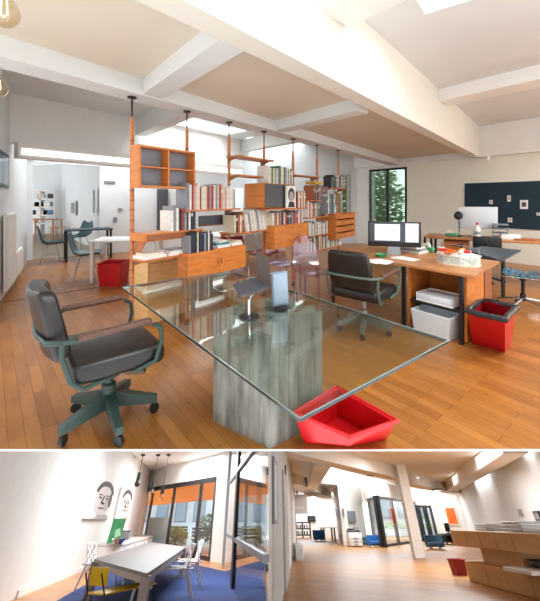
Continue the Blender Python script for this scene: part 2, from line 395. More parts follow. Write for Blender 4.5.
# ------------------------------------------------ pendant bulbs, top left
def bulb(px, py, Y, r, label):
    X = (px-CX)/F*Y; z = 1.47-(py-CY)/F*Y
    t = thing('pendant_bulb', label, 'pendant lamp', (X, Y, z), 0, 'glass bulb pendants')
    pr = [(0, -r), (r*.5, -r*.87), (r*.87, -r*.5), (r, 0), (r*.9, r*.45), (r*.6, r*.95), (r*.3, r*1.35), (r*.28, r*1.6)]
    MB().lathe(pr, 24).build('glass_bulb', glass('bulb_glass', '#f3ead9', 1.5, mul=1.6) if 'bulb_glass' not in MATS else MATS['bulb_glass'], t)
    MB().tube([(-r*.2, 0, r*.9), (-r*.25, 0, -.1*r), (0, 0, -r*.3), (r*.25, 0, -.1*r), (r*.2, 0, r*.9)], r*.05).build('filament', mat('filament', '#ffd9a0', .5, emit=3), t)
    MB().lathe([(0, r*1.5), (r*.34, r*1.5), (r*.34, r*2.3), (0, r*2.4)], 16).build('socket', CHROME, t)
    MB().tube([(0, 0, r*2.3), (0, 0, CZ-z)], .004).build('cord', BLACK, t)
bulb(4, 13, 1.7, .07, 'large clear glass pendant bulb in the top corner'); bulb(-2, 88, 2.3, .06, 'lower clear glass pendant bulb cut by the picture edge')
def radiator(px, py, ytop, w, label):
    p = at(px, py); h = MAIN.top(p, ytop); t = thing('radiator', label, 'radiator', p, math.atan2(ld.y, ld.x), 'white wall radiators')
    b = MB(); b.rbox((0, -.06, h/2+.05), (w, .05, h-.1), .015)
    for i in range(int(w/.06)): b.box((-w/2+.03+i*.06, -.09, h/2+.05), (.035, .012, h-.16))
    b.build('panel', WHITE, t); MB().tube([(w/2, -.06, .1), (w/2+.08, -.06, .1), (w/2+.08, -.06, 0)], .012).build('pipe', CHROME, t)
    MB().lathe([(0, 0), (.02, 0), (.02, .05), (0, .055)], 10, (w/2+.02, -.06, .12)).build('valve', WHITE, t)
radiator(14, 280, 250, .9, 'white radiator low on the left wall'); radiator(5, 293, 213, .9, 'tall white radiator nearer on the left wall')

# ------------------------------------------------ glass table on its weathered plinth
t = thing('glass_table', 'clear glass sheet table resting on a weathered white timber plinth', 'table', at(270, 360))
o = V(t.location); c0, c1, c2 = at(300, 418, .75), at(122, 287, .75), at(449, 340, .75)
c0, c1, c2 = [V((k.x, k.y, .735)) for k in (c0, c1, c2)]; c3 = c1+c2-c0
b = MB(); q = [b.bm.verts.new(k-o) for k in (c0, c2, c3, c1)]; u = [b.bm.verts.new(k-o+Z*.014) for k in (c0, c2, c3, c1)]
b.face(q[::-1], 0); b.face(u, 0)
for i in range(4): b.face([q[i], q[(i+1) % 4], u[(i+1) % 4], u[i]], 1)
b.build('glass_top', [TAB, EDGE], t, smooth=0)
b = MB()
for i, (k, l) in enumerate(((c0, c2), (c2, c3), (c3, c1), (c1, c0))):
    b.tube([k-o+Z*.0145, l-o+Z*.0145], .0022, 6)
b.build('polished_arris', EDGEL, t)
pl = [V((0, 2.0, 0)), V((.345, 2.245, 0)), V((.04, 2.6, 0)), V((-.375, 2.25, 0))]
b = MB(); b.prism([k-V((o.x, o.y, 0)) for k in pl], (0, 0, .733)); b.build('plinth', CONC, t)
seams = MB()
for i in (0, 3):
    a_, b_ = (pl[0], pl[1]) if i == 0 else (pl[3], pl[0])
    for k in range(1, 6):
        c = a_.lerp(b_, k/6); n = (b_-a_).cross(Z).normalized()*.0015; c = c-V((o.x, o.y, 0))
        if n.dot(c+o) > 0: n = -n
        seams.tube([c+n*.2, c+n*.2+Z*.733], .0016, 4)
seams.build('board_joint', mat('joint_dark', '#6d6a62', .8), t)['kind'] = 'stuff'
# laptop on riser and upright tablet, both on round bases on the glass
gz = .75
p = at(249, 317, gz); t = thing('laptop_on_riser', 'dark open laptop raised on a round based stand on the glass table', 'laptop', p)
MB().lathe([(0, 0), (.062, 0), (.062, .008), (.03, .014), (0, .014)], 28).build('stand_base', BLACK, t)
MB().tube([(0, 0, .01), (.0, .01, .1), (.02, .06, .15)], .009).build('stand_stem', CHROME, t)
def tri(px, py, z): return at(px, py, z)-p
k = [tri(233, 286, .92), tri(259, 278, .93), tri(271, 288, .90), tri(240, 297, .89)]
MB().prism(k, (0, 0, .012)).build('keyboard_deck', mat('laptop_dark', '#3c3e44', .35), t)
k0, k1 = tri(258, 280, .93), tri(271, 288, .905)
MB().prism([k0, k1, k1+V((0, .01, 0)), k0+V((0, .01, 0))], (-.012, .03, .19)).build('lid', mat('laptop_lid', '#51423c', .35, var=.1), t)
p = at(281, 308, gz); t = thing('tablet_stand', 'upright grey tablet screen on a small round base on the glass', 'tablet', p, .5)
MB().lathe([(0, 0), (.05, 0), (.05, .008), (.02, .014), (0, .014)], 28).build('stand_base', BLACK, t)
MB().rbox((0, .015, .125), (.125, .012, .225), .006, M=RX(-.1)).build('screen_body', mat('tablet_grey', '#6c7886', .3), t)
MB().rbox((0, .006, .126), (.108, .004, .2), .002, M=RX(-.1)).build('screen', mat('tablet_glass', '#8a97a6', .12), t)

# ------------------------------------------------ swivel armchairs
def swivel(label, loc, rz, gm, sc=1.0, lever=True):
    t = thing('swivel_armchair', label, 'chair', loc, rz, 'green framed swivel armchairs')
    S = lambda *a: tuple(x*sc for x in a)
    MB().rbox(S(0, .01, .47), S(.56, .54, .13), .05*sc, 4).build('seat', LEATHER, t)
    b = MB()
    rows = []
    for i, z in enumerate((.56, .62, .72, .82, .91, .95)):
        w = (.21, .235, .245, .24, .225, .19)[i]; rows.append([S(x*w, -.27-(z-.56)*.22-.05*(1-x*x), z) for x in (-1, -.8, -.4, 0, .4, .8, 1)])
    b.sheet(rows, .095*sc); bo = b.build('backrest', LEATHER, t, smooth=1.2)
    bv = bo.modifiers.new('soft', 'BEVEL'); bv.width = .03*sc; bv.segments = 3; bv.limit_method = 'ANGLE'
    for sx in (-1, 1):
        MB().rbox(S(sx*.315, -.03, .705), S(.055, .40, .035), .014*sc, 3, M=RX(.03)).build('armrest', ARMW, t)
        f = MB(); x = sx*.315
        f.tube([S(x, .18, .685), S(x, .225, .66), S(x, .235, .58), S(x*.95, .2, .45), S(x*.85, .08, .405)], .014*sc, 8)
        f.tube([S(x, -.22, .685), S(x*.98, -.3, .69)], .014*sc, 8)
        f.tube([S(x*.98, -.3, .69), S(x*.95, -.3, .6), S(x*.95, -.26, .46), S(x*.9, -.2, .40), S(x*.7, 0, .40)], .014*sc, 8)
        f.build('arm_frame', gm, t)
    MB().tube([S(-.31, -.29, .69), S(-.27, -.37, .69), S(-.1, -.40, .69), S(.1, -.40, .69), S(.27, -.37, .69), S(.31, -.29, .69)], .014*sc, 8).build('back_band', gm, t)
    MB().lathe([(0, .41*sc), (.11*sc, .405*sc), (.1*sc, .37*sc), (.03*sc, .36*sc), (.028*sc, .26*sc), (.045*sc, .25*sc), (.045*sc, .12*sc), (0, .12*sc)], 20).build('column', [STEEL if gm is PALEGR else gm], t)
    for k in range(5):
        an = 2*PI*k/5+(PI/2-rz if lever else .1); dr = V((math.cos(an), math.sin(an), 0)); n = V((-dr.y, dr.x, 0)); L = .30*sc
        b = MB(); z0, z1, z2 = .105*sc, .2*sc, .12*sc
        b.hexa([dr*.02-n*.035*sc+Z*z0, dr*L-n*.022*sc+Z*.075*sc, dr*L+n*.022*sc+Z*.075*sc, dr*.02+n*.035*sc+Z*z0, dr*.02-n*.03*sc+Z*z1, dr*L-n*.02*sc+Z*z2, dr*L+n*.02*sc+Z*z2, dr*.02+n*.03*sc+Z*z1])
        b.build('base_leg', gm, t)
        c = dr*(L-.02)
        b = MB(); b.lathe([(0, -.012), (.032*sc, -.012), (.034*sc, 0), (.032*sc, .012), (0, .012)], 16, c+Z*.034*sc, M=RZ(an+.6) @ RX(PI/2)); b.tube([c+Z*.03, c+Z*.08*sc], .008*sc, 6)
        b.build('caster', BLACK, t)
    if lever:
        MB().rbox(S(.16, .12, .355), S(.05, .13, .03), .01, M=RZ(-.6)).build('tilt_lever', ARMW, t)
    return t
p = at(109, 421); swivel('dark leather swivel armchair with green base beside the glass table', p, -PI/4-.12, GREENM, 1.01)
p = at(364, 331); swivel('dark leather swivel armchair drawn up to the wooden desk', p, -PI/4+.05, PALEGR, .98, False)

# ------------------------------------------------ waste bins
def bin_(name, label, corners_top, corners_bot, h, m, liner=False, wall=.02):
    c = sum((V(k) for k in corners_bot), V((0, 0, 0)))/4
    t = thing(name, label, 'bin', (c.x, c.y, 0), 0, 'red waste bins')
    b = MB(); tp = [V(k)-c for k in corners_top]; bt = [V(k)-c for k in corners_bot]; ct = sum(tp, V((0, 0, 0)))/4
    up = lambda L, z, f, cc: [b.bm.verts.new(V((cc.x+(k.x-cc.x)*f, cc.y+(k.y-cc.y)*f, z))) for k in L]
    rings = [up(bt, 0, 1, V((0, 0, 0))), up(tp, h, 1, ct), up(tp, h, .9, ct), up(bt, .02, .88, V((0, 0, 0)))]
    for R0, R1 in zip(rings, rings[1:]):
        for i in range(4): b.face([R0[i], R0[(i+1) % 4], R1[(i+1) % 4], R1[i]])
    b.face(rings[0]); b.face(rings[-1]); b.build('body', m, t)
    r = MB(); lip = [V((ct.x+(k.x-ct.x)*1.02, ct.y+(k.y-ct.y)*1.02, h)) for k in tp]
    if liner:
        pts = []; R = random.Random(3)
        for i in range(4):
            for f in (0, .25, .5, .75): pts.append(lip[i].lerp(lip[(i+1) % 4], f)+V((R.uniform(-.008, .008), R.uniform(-.008, .008), R.uniform(-.012, .006))))
        r.tube(pts, .028, 8, closed=True); r.build('liner', LINER, t)
        r = MB(); ring = [V((ct.x+(k.x-ct.x)*.95, ct.y+(k.y-ct.y)*.95, h-.01)) for k in tp]; low = [V((k.x*.8, k.y*.8, .12)) for k in bt]
        for i in range(4): r.face([r.bm.verts.new(x) for x in (ring[i], ring[(i+1) % 4], low[(i+1) % 4], low[i])])
        r.face([r.bm.verts.new(x) for x in low]); r.build('liner_bag', LINER, t)
    else:
        r.tube(lip, .011, 8, closed=True); r.build('rim', m, t)
    return t
hz = .22
tp = [V((k.x, k.y, 0)) for k in (at(294, 413, hz), at(350, 437, hz), at(397, 421, hz), at(337, 387, hz))]
bt = [at(304, 443), at(350, 448.4), at(386, 440), at(338, 417)]; bt = [V((k.x, max(k.y, fy+.02), 0)) for k in bt]
bin_('waste_bin', 'open red waste bin under the near corner of the glass table', tp, bt, hz, RED)
hz = .43
tp = [at(468, 310, hz), at(505, 319.5, hz), at(516, 308, hz), at(482, 300, hz)]; bt = [at(472, 343), at(505, 353), at(512, 341), at(482, 333)]
bin_('waste_bin', 'red waste bin with a black liner at the desk end', [V((k.x, k.y, 0)) for k in tp], bt, hz, RED, True)
p = at(114, 284); w = .17
bin_('waste_bin', 'red waste bin under the white table behind the shelving', [p+V(k)*1.15 for k in ((-w, -w, 0), (w, -w, 0), (w, w, 0), (-w, w, 0))], [p+V(k) for k in ((-w, -w, 0), (w, -w, 0), (w, w, 0), (-w, w, 0))], .38, RED)
# ================================================================ shelving: pole system, boards, cabinets, books
SA = math.atan2(A.y, A.x)          # turning a thing by SA puts local x along the run and local -y towards the viewer side
def St(px, n=0.0):
    u = (px-CX)/F; P = Q0+N*n
    return (u*P.y-P.x)/(A.x-u*A.y)
def Sz(px, py, n=0.0):
    P = Q0+N*n+A*St(px, n); return 1.47-(py-CY)/F*P.y
def S(t, n, z=0.0): return Q0+A*t+N*n+Z*z
poles = [132, 187, 229, 264, 293, 317, 338]
ordn = ['first', 'second', 'third', 'fourth', 'fifth', 'sixth', 'seventh']
PT = [St(x) for x in poles]
def pole(k):
    t = thing('shelf_pole', '%s teak floor to ceiling pole of the shelving, counted from the left' % ordn[k], 'pole', S(PT[k], 0), SA, 'teak poles of the shelving')
    MB().lathe([(0, .06), (.016, .06), (.021, .1), (.021, 2.2), (.016, 2.27), (.01, 2.3), (0, 2.3)], 14).build('post', TEAK, t)
    MB().lathe([(.045, 2.5), (.045, 2.485), (.01, 2.48), (.008, 2.28), (0, 2.28)], 14).build('tension_rod', BLACK, t)
    MB().lathe([(0, 0), (.035, 0), (.03, .015), (.012, .02), (.012, .08), (0, .08)], 14).build('foot', BLACK, t)
    p = MB()
    for i in range(14): p.lathe([(.0225, .75+i*.1), (.0225, .765+i*.1)], 10)
    p.build('peg_ring', TEAKD, t)
for k in range(7): pole(k)
def board(label, t0, t1, z, n0, n1, th=.022, m=TEAK, cat='shelf', name='shelf_board', brackets=True):
    L = t1-t0; t = thing(name, label, cat, S((t0+t1)/2, 0, z), SA, 'boards of the shelving')
    MB().rbox((0, -(n0+n1)/2, th/2), (L, n1-n0, th), .004, 1).build('board', m, t)
    if brackets:
        for sx in (-1, 1):
            MB().prism([V((sx*(L/2-.03), -n0, 0)), V((sx*(L/2-.03), -n0-.16, 0)), V((sx*(L/2-.03), -n0, -.06))], (.012, 0, 0)).build('bracket', TEAKD, t)
    return t
def cabinet(name, label, t0, t1, z0, z1, n0, n1, body, cat='cabinet'):
    t = thing(name, label, cat, S((t0+t1)/2, 0, z0), SA)
    return t, t1-t0, z1-z0
def carcass(t, L, H, n0, n1, m, th=.02, back=True, bm=None):
    d = n1-n0; c = -(n0+n1)/2
    b = MB(); b.box((0, c, th/2), (L, d, th)); b.box((0, c, H-th/2), (L, d, th))
    for sx in (-1, 1): b.box((sx*(L/2-th/2), c, H/2), (th, d, H-2*th))
    b.build('carcass', m, t)
    if back: MB().box((0, -n0-.006, H/2), (L-2*th, .01, H-2*th)).build('back_panel', bm or m, t)

# 1 open four-hole cabinet high on the first bay
n0, n1 = .1, .24; t0, t1 = St(139, n1), St(195.5, n1); z1, z0 = Sz(139, 144, n1), Sz(139, 187.5, n1)
t, L, H = cabinet('wall_cabinet', 'open teak cabinet with four grey backed cells high between the first poles', t0, t1, z0, z1, n0, n1, TEAK)
carcass(t, L, H, n0, n1, TEAKO, .022, True, MGREY)
c = -(n0+n1)/2; MB().box((0, c, H/2), (.022, n1-n0-.02, H-.04)).build('divider', TEAKO, t)
for sx in (-1, 1): MB().box((sx*L/4, c, H/2), (L/2-.03, n1-n0-.03, .015)).build('inner_shelf', TEAKO, t)
# 2 desk shelf with drawer
n1 = .24; t0, t1 = St(144, n1), St(203, n1); zz = Sz(144, 242.5, n1)
t = thing('desk_shelf', 'teak writing desk shelf with a slim drawer front in the first bay', 'desk shelf', S((t0+t1)/2, 0, zz), SA)
L = t1-t0; MB().rbox((0, -.12, .04), (L, .24, .08), .004, 1).build('desk_body', TEAKO, t)
MB().rbox((0, -.245, .038), (L-.06, .012, .055), .003, 1).build('drawer_front', TEAKD, t)
for sx in (-1, 1): MB().prism([V((sx*(L/2-.04), -.02, 0)), V((sx*(L/2-.04), -.2, 0)), V((sx*(L/2-.04), -.02, -.2))], (.018, 0, 0)).build('bracket', TEAK, t)
DESK = (t0, t1, zz+.08)
# 3 low board with papers under the desk shelf
n1 = .24; LOW = (St(143, n1), St(188, n1), Sz(150, 262, n1)); board('low teak board under the desk shelf carrying paper stacks', LOW[0], LOW[1], LOW[2], .02, n1)
# 4 two-door cabinet
n1 = .36; t0, t1 = St(187.5, n1), St(246, n1); z1, z0 = Sz(187.5, 254.5, n1), Sz(187.5, 281, n1)
t, L, H = cabinet('door_cabinet', 'teak cabinet with two plain doors low in the second bay', t0, t1, z0, z1, .2, n1, TEAKO); carcass(t, L, H, .2, n1-.02, TEAKO)
for sx in (-1, 1):
    o = MB().rbox((sx*L/4, -n1+.008, H/2), (L/2-.006, .018, H-.01), .003, 1).build('door', TEAKO, t); MB().rbox((sx*.03, -n1-.006, H/2), (.012, .014, .06), .003, 1).build('handle', TEAKD, o)
CAB = (t0, t1, z1)
# 5 boards
n1 = .28
def bd(label, x0, x1, px, py, n=.28, m=TEAK): 
    r = (St(x0, n), St(x1, n), Sz(px, py, n)); board(label, r[0], r[1], r[2], .02, n, m=m); return r
B2 = bd('teak board in the second bay carrying a long row of books', 186, 241, 187, 212)
tt = thing('backing_panel', 'dark grey panel under the second bay board', 'panel', S((St(197)+St(229))/2, .03, Sz(212, 225)), SA); MB().rbox((0, 0, .06), (St(229)-St(197), .015, .13), .003).build('panel', DGREY, tt); MB().rbox((0, -.012, .005), (St(229)-St(197), .03, .012), .003).build('lip', TEAKD, tt)
B3 = bd('teak board in the third bay with leaning books', 235, 280, 240, 234.5, .3)
B3b = bd('upper of two bare teak boards high in the third bay', 239, 274, 239, 156.5, .25); B3c = bd('lower of two bare teak boards high in the third bay', 240, 277, 240, 176, .25)
# 6 dark fronted cabinet
n1 = .38; t0, t1 = St(265, n1), St(290, n1); z1, z0 = Sz(265, 183, n1), Sz(265, 208, n1)
t, L, H = cabinet('flap_cabinet', 'teak cabinet with a dark grey front in the fourth bay', t0, t1, z0, z1, .02, n1, TEAKO); carcass(t, L, H, .02, n1-.01, TEAKO)
MB().rbox((0, -n1, H/2), (L-.02, .016, H-.02), .003, 1).build('flap_front', DGREY, t); MB().rbox((0, -n1-.012, H-.05), (.1, .012, .012), .003, 1).build('pull', BLACK, t)
FLAP = (t0, t1, z1)
B4 = bd('teak board in the fourth bay with a portrait cover on show', 268, 308, 268, 210.5, .46)
# 7 orange drop-front cabinet
n1 = .4; t0, t1 = St(274, n1), St(308, n1); z1, z0 = Sz(274, 226, n1), Sz(274, 250, n1)
t, L, H = cabinet('drop_front_cabinet', 'orange teak cabinet with a plain drop front below the fourth bay books', t0, t1, z0, z1, .25, n1, TEAKO); carcass(t, L, H, .25, n1-.01, TEAKO)
MB().rbox((0, -n1, H/2), (L-.01, .018, H-.01), .004, 1).build('drop_front', TEAKO, t); MB().rbox((0, -n1-.012, H*.85), (.08, .012, .012), .003, 1).build('pull', TEAKD, t)
DROP = (t0, t1, z1)
# 8 fifth bay boards
B5a = bd('narrow bare teak board at the top of the fifth bay', 297, 320, 300, 176, .2)
B5b = bd('teak board under dark covers in the fifth bay', 306, 330, 308, 201.5); B5c = bd('middle teak board of the fifth bay', 308, 330, 308, 219)
B5d = bd('teak board with white bindings in the fifth bay', 308, 330, 308, 238); B5e = bd('lowest teak board across the fifth and sixth bays', 308, 342, 308, 254.5)
B6 = bd('high teak board in the sixth bay with slim bindings', 331, 346, 331, 188.5, .2)
# 9 drawer unit
n1 = .4; t0, t1 = St(335, n1), St(355, n1); z1, z0 = Sz(335, 213.5, n1), Sz(335, 240, n1)
t, L, H = cabinet('drawer_unit', 'teak unit of four drawers hanging at the last pole', t0, t1, z0, z1, .02, n1, TEAKO); carcass(t, L, H, .02, n1-.01, TEAKO)
for i in range(4):
    o = MB().rbox((0, -n1, H*(i+.5)/4), (L-.02, .02, H/4-.02), .004, 1).build('drawer', TEAKO, t); MB().rbox((0, -n1-.012, H*(i+.5)/4+H*.09), (L*.5, .012, .014), .003, 1).build('pull', TEAKD, o)
DRW = (t0, t1, z1)

# books: every one a thing of its own
BK = {'white': '#e6e2da', 'cream': '#d8ccb4', 'grey': '#8d8f94', 'black': '#2a2a2e', 'navy': '#27344f', 'red': '#a83a34', 'rust': '#a8603a', 'green': '#4c7a58', 'teal': '#4a8a90', 'yellow': '#d2a83c', 'pink': '#cfa09a', 'blue': '#5a7aa6'}
for k, v in BK.items(): mat('book_'+k, v, .55, var=.1, scale=20)
def ordinal(i):
    w = ['first', 'second', 'third', 'fourth', 'fifth', 'sixth', 'seventh', 'eighth', 'ninth', 'tenth', 'eleventh', 'twelfth', 'thirteenth', 'fourteenth', 'fifteenth', 'sixteenth', 'seventeenth', 'eighteenth', 'nineteenth', 'twentieth']
    return w[i] if i < len(w) else 'twenty-'+w[i-20]
def book(label, group, p, rz, th, h, d, col, lean=0.0):
    b = MB(); M = RY(lean); P = M
    q = lambda c, s, mi: b.hexa([M @ V((c[0]+x*s[0]/2, c[1]+y*s[1]/2, c[2]+z*s[2]/2)) for z in (-1, 1) for x, y in ((-1, -1), (1, -1), (1, 1), (-1, 1))], mi)
    q((0, -d/2+.002, h/2), (th, .004, h), 0); q((-th/2+.0015, 0, h/2), (.003, d, h), 0); q((th/2-.0015, 0, h/2), (.003, d, h), 0); q((0, .003, h/2), (th-.007, d-.008, h-.008), 1)
    if th > .03 and lean == 0 and int(h*1e4) % 3 == 0: q((0, -d/2-.0003, h*.7), (th*.5, .0016, h*.16), 1)
    o = b.build('book', [MATS['book_'+col], PAPER], None, MAIN, p, rz, smooth=0)
    tag(o, label, 'book', group); return o
def row(where, t0, t1, z, n, hh, dd, cols, thick=(.016, .04), seed=1, lean_last=.0):
    R = random.Random(seed); t = t0+.01; items = []
    while True:
        th = R.uniform(*thick)
        if t+th > t1: break
        items.append((t+th/2, th)); t += th*(1.06 if lean_last else 1)+.002
    for i, (tc, th) in enumerate(items):
        h = hh*R.uniform(.78, 1.0); col = R.choice([c_ for c_ in cols if i == 0 or c_ != prev] or cols); prev = col; ln = lean_last
        side = 'thick' if th > sum(thick)/2 else 'thin'
        book('%s %s book, %s from the left %s' % (side, col, ordinal(i), where), 'books '+where, S(tc, n-dd/2, z), SA, th, h, dd, col, ln)
W = ['white', 'white', 'cream', 'grey', 'black', 'white', 'red', 'grey', 'white', 'white', 'pink', 'cream']
row('on the second bay board', B2[0]+.02, B2[1]-.08, B2[2]+.022, .27, .30, .20, W, (.02, .036), 3)
row('standing on the desk shelf', St(170, .22), DESK[1]-.09, DESK[2], .225, .27, .19, ['navy', 'black', 'red', 'white', 'grey', 'white', 'blue'], (.02, .036), 5)
row('on the two door cabinet', CAB[0]+.03, St(214, .34), CAB[2], .34, .235, .13, ['black', 'grey', 'white', 'black', 'cream', 'navy'], (.018, .032), 8)
row('on the third bay board', B3[0]+.0, B3[0]+.2, B3[2]+.022, .28, .27, .2, ['rust', 'black', 'red', 'rust', 'cream'], (.022, .04), 11)
row('leaning on the third bay board', B3[0]+.22, B3[1]-.22, B3[2]+.022, .28, .29, .2, ['white', 'cream', 'grey', 'white'], (.024, .045), 12, -.2)
row('on top of the dark fronted cabinet', FLAP[0]+.12, FLAP[1]+.15, FLAP[2], .34, .27, .2, ['green', 'white', 'grey', 'cream', 'grey', 'white'], (.024, .045), 14)
row('on the fourth bay board', St(297, .43), B4[1]-.0, B4[2]+.022, .43, .28, .2, ['white', 'cream', 'white', 'rust'], (.024, .045), 14)
row('above the orange cabinet', DROP[0]+.0, DROP[1]-.06, DROP[2], .36, .2, .2, ['black', 'cream', 'white', 'rust', 'grey', 'red'], (.024, .05), 15)
row('below the yellow volume in the fifth bay', B5b[0]+.28, B5b[1]-.02, B5b[2]+.022, .26, .27, .2, ['black', 'grey', 'rust', 'black'], (.03, .05), 16)
row('on the middle board of the fifth bay', B5c[0]+.02, B5c[1]-.02, B5c[2]+.022, .26, .28, .2, ['red', 'white', 'grey', 'black', 'pink', 'cream', 'rust'], (.024, .05), 17)
row('of white bindings in the fifth bay', B5d[0]+.02, B5d[1]-.02, B5d[2]+.022, .26, .24, .2, ['white', 'white', 'grey', 'white', 'cream'], (.03, .055), 18)
row('on the lowest board of the shelving', B5e[0]+.02, B5e[1]-.1, B5e[2]+.022, .26, .26, .2, ['white', 'green', 'grey', 'cream', 'green', 'rust', 'white'], (.024, .05), 19)
row('on the high sixth bay board', B6[0]+.02, B6[1]-.02, B6[2]+.022, .18, .26, .16, ['black', 'green', 'white', 'black', 'grey'], (.022, .04), 20)
row('on top of the four drawer unit', DRW[0]-.28, DRW[0]+.1, DRW[2], .36, .36, .2, ['grey', 'black', 'white', 'teal', 'grey'], (.024, .045), 21)
t = thing('display_book', 'book standing face out with a black and white portrait cover', 'book', S(St(290.5, .43), .43, B4[2]+.022), SA)
MB().rbox((0, 0, .16), (.24, .03, .32), .003, 1).build('cover', MATS['book_white'], t)
f = MB(); ov = lambda cx, cz, rx, rz_, n=20: [V((cx+rx*math.cos(2*PI*k/n), -.0165, cz+rz_*math.sin(2*PI*k/n))) for k in range(n)]
f.prism(ov(0, .19, .085, .1), (0, -.001, 0)); f.prism([V((-.09, -.0165, .01)), V((.09, -.0165, .01)), V((.06, -.0165, .09)), V((-.06, -.0165, .09))], (0, -.001, 0)); f.build('printed_hair', MATS['book_black'], t)
f = MB(); f.prism([k+V((0, -.0015, 0)) for k in ov(0, .165, .058, .075)], (0, -.001, 0)); f.build('printed_face', PRINTL, t)
f = MB()
for sx in (-1, 1): f.prism([k+V((0, -.003, 0)) for k in ov(sx*.024, .18, .012, .007, 10)], (0, -.001, 0))
f.prism([k+V((0, -.003, 0)) for k in ov(0, .125, .018, .006, 10)], (0, -.001, 0)); f.build('printed_features', PRINT, t)
o = MB().rbox((0, 0, .025), (.26, .2, .05), .003, 1).build('book', MATS['book_yellow'], None, MAIN, S(B5b[0]+.4, .2, B5b[2]+.3), SA); tag(o, 'yellow volume lying on top of the dark covers in the fifth bay', 'book')
def stack(name, label, p, rz, sizes, mats_, cat='paper stack', group=None):
    t = thing(name, label, cat, p, rz, group); z = 0
    for i, (w, d, h, a) in enumerate(sizes): MB().rbox((0, 0, z+h/2), (w, d, h), .002, 1, M=RZ(a)).build('sheet_stack', mats_[i % len(mats_)], t); z += h
    return t
stack('paper_stack', 'white paper stack at the left of the low board', S(LOW[0]+.15, .13, LOW[2]+.022), SA, [(.26, .2, .03, .05), (.22, .17, .025, -.1)], [PAPER, CREAM])
stack('paper_stack', 'paper stack with a dark top sheet on the low board', S(LOW[0]+.45, .13, LOW[2]+.022), SA, [(.28, .2, .03, -.04), (.26, .19, .02, .1), (.2, .15, .012, .2)], [PAPER, PAPER, MATS['book_grey']])
stack('paper_stack', 'white magazines lying on the two door cabinet', S(St(224, .3), .2, CAB[2]), SA, [(.22, .2, .03, .05), (.2, .18, .03, -.1), (.18, .16, .02, .2)], [PAPER, MATS['book_teal'], PAPER])
stack('paper_stack', 'white magazines at the right end of the two door cabinet', S(St(238, .3), .2, CAB[2]), SA, [(.2, .18, .03, .0), (.18, .17, .025, .2)], [PAPER, CREAM])
stack('paper_stack', 'teal and white leaflets at the right of the third bay board', S(B3[1]-.12, .16, B3[2]+.022), SA, [(.18, .2, .025, .1), (.17, .17, .025, -.2), (.15, .15, .02, .3)], [PAPER, MATS['book_teal'], PAPER])
stack('paper_stack', 'white leaflets on the high edge of the lowest board', S(B5e[1]-.04, .16, B5e[2]+.022), SA, [(.14, .2, .03, .1), (.12, .17, .02, -.1)], [PAPER])

# ------------------------------------------------ behind the shelving
def table(name, label, p, rz, L, D, H, topm, legm, th=.03, lr=.025, cat='table', group=None, inset=.05, room=MAIN, sq_legs=True):
    t = thing(name, label, cat, p, rz, group, room)
    MB().rbox((0, 0, H-th/2), (L, D, th), .006, 2).build('table_top', topm, t)
    for sx in (-1, 1):
        for sy in (-1, 1):
            c = (sx*(L/2-inset), sy*(D/2-inset), (H-th)/2)
            b = MB()
            if sq_legs: b.rbox(c, (lr*2, lr*2, H-th), .004, 1)
            else: b.tube([(c[0], c[1], 0), (c[0]*.97, c[1]*.97, H-th)], lr, 10)
            b.build('leg', legm, t)
    return t
def shell_chair(label, p, rz, m, legm=CHROME, group='teal shell chairs', sc=1.0, room=MAIN, name='shell_chair'):
    t = thing(name, label, 'chair', p, rz, group, room)
    prof = [(.23, .425, .2), (.2, .45, .22), (.05, .435, .23), (-.1, .43, .22), (-.19, .47, .22), (-.23, .58, .225), (-.27, .72, .2), (-.29, .82, .14)]
    rows = [[V((x*w, y+(.02*x*x), z+.06*x*x))*sc for x in (-1, -.6, -.2, .2, .6, 1)] for y, z, w in prof]
    MB().sheet(rows, .012*sc).build('shell', m, t, smooth=1.5)
    for sx in (-1, 1):
        for sy in (-1, 1): MB().tube([V((sx*.1, sy*.1, .43))*sc, V((sx*.19, sy*.2-.02, .0))*sc], .009*sc, 8).build('leg', legm, t)
    MB().tube([V(k)*sc for k in ((-.15, -.15, .2), (.15, -.15, .2), (.15, .13, .2), (-.15, .13, .2))], .005*sc, 6, closed=True).build('wire_brace', legm, t)
    return t
p = at(123, 283); table('side_table', 'white topped table with a white leg behind the first pole', V((p.x-.05, p.y+.35, 0)), .1, 1.15, .7, .74, WHITE, WHITE, lr=.03)
p = at(86, 279); shell_chair('teal shell chair with wire legs at the white table', p, -1.2, TEAL)
p = at(88, 258.5); table('side_table', 'dark table in the opening towards the rear room', V((p.x, p.y, 0)), .6, 1.05, .6, .74, mat('dark_table', '#2c3c44', .4), BLACK)
p = at(52, 263); shell_chair('teal shell chair at the dark table in the rear opening', p, -.9, TEAL)
p = at(80, 253); shell_chair('teal shell chair on the far side of the dark table', V((p.x, p.y, 0)), PI*.9, TEAL)
p = at(44, 238); table('side_table', 'small brown wooden table in front of the far white shelves', p, 0, 1.1, .6, .72, OAK, OAK)
p = at(58, 238); o = thing('wooden_stool', 'low wooden stool right of the small brown table in the rear room', 'stool', p, 0); MB().rbox((0, 0, .4), (.5, .35, .04), .01).build('seat', BIRCH, o); [MB().tube([(sx*.18, sy*.12, .4), (sx*.2, sy*.14, 0)], .018).build('leg', BIRCH, o) for sx in (-1, 1) for sy in (-1, 1)]
p = at(44, 235.5); t = thing('wall_shelf', 'white open shelf unit against the far wall of the rear room', 'shelf', p)
h = MAIN.top(p, 191); w = at(60, 235.5).x-at(32, 235.5).x
for i in range(5): MB().box((0, -.12, .5+(h-.5)*i/4), (w, .26, .05)).build('shelf_plank', WHITE, t)
for i in (-1, 0, 1): MB().box((i*w/2, -.12, h/2), (.05, .26, h)).build('upright', WHITE, t)
R = random.Random(2)
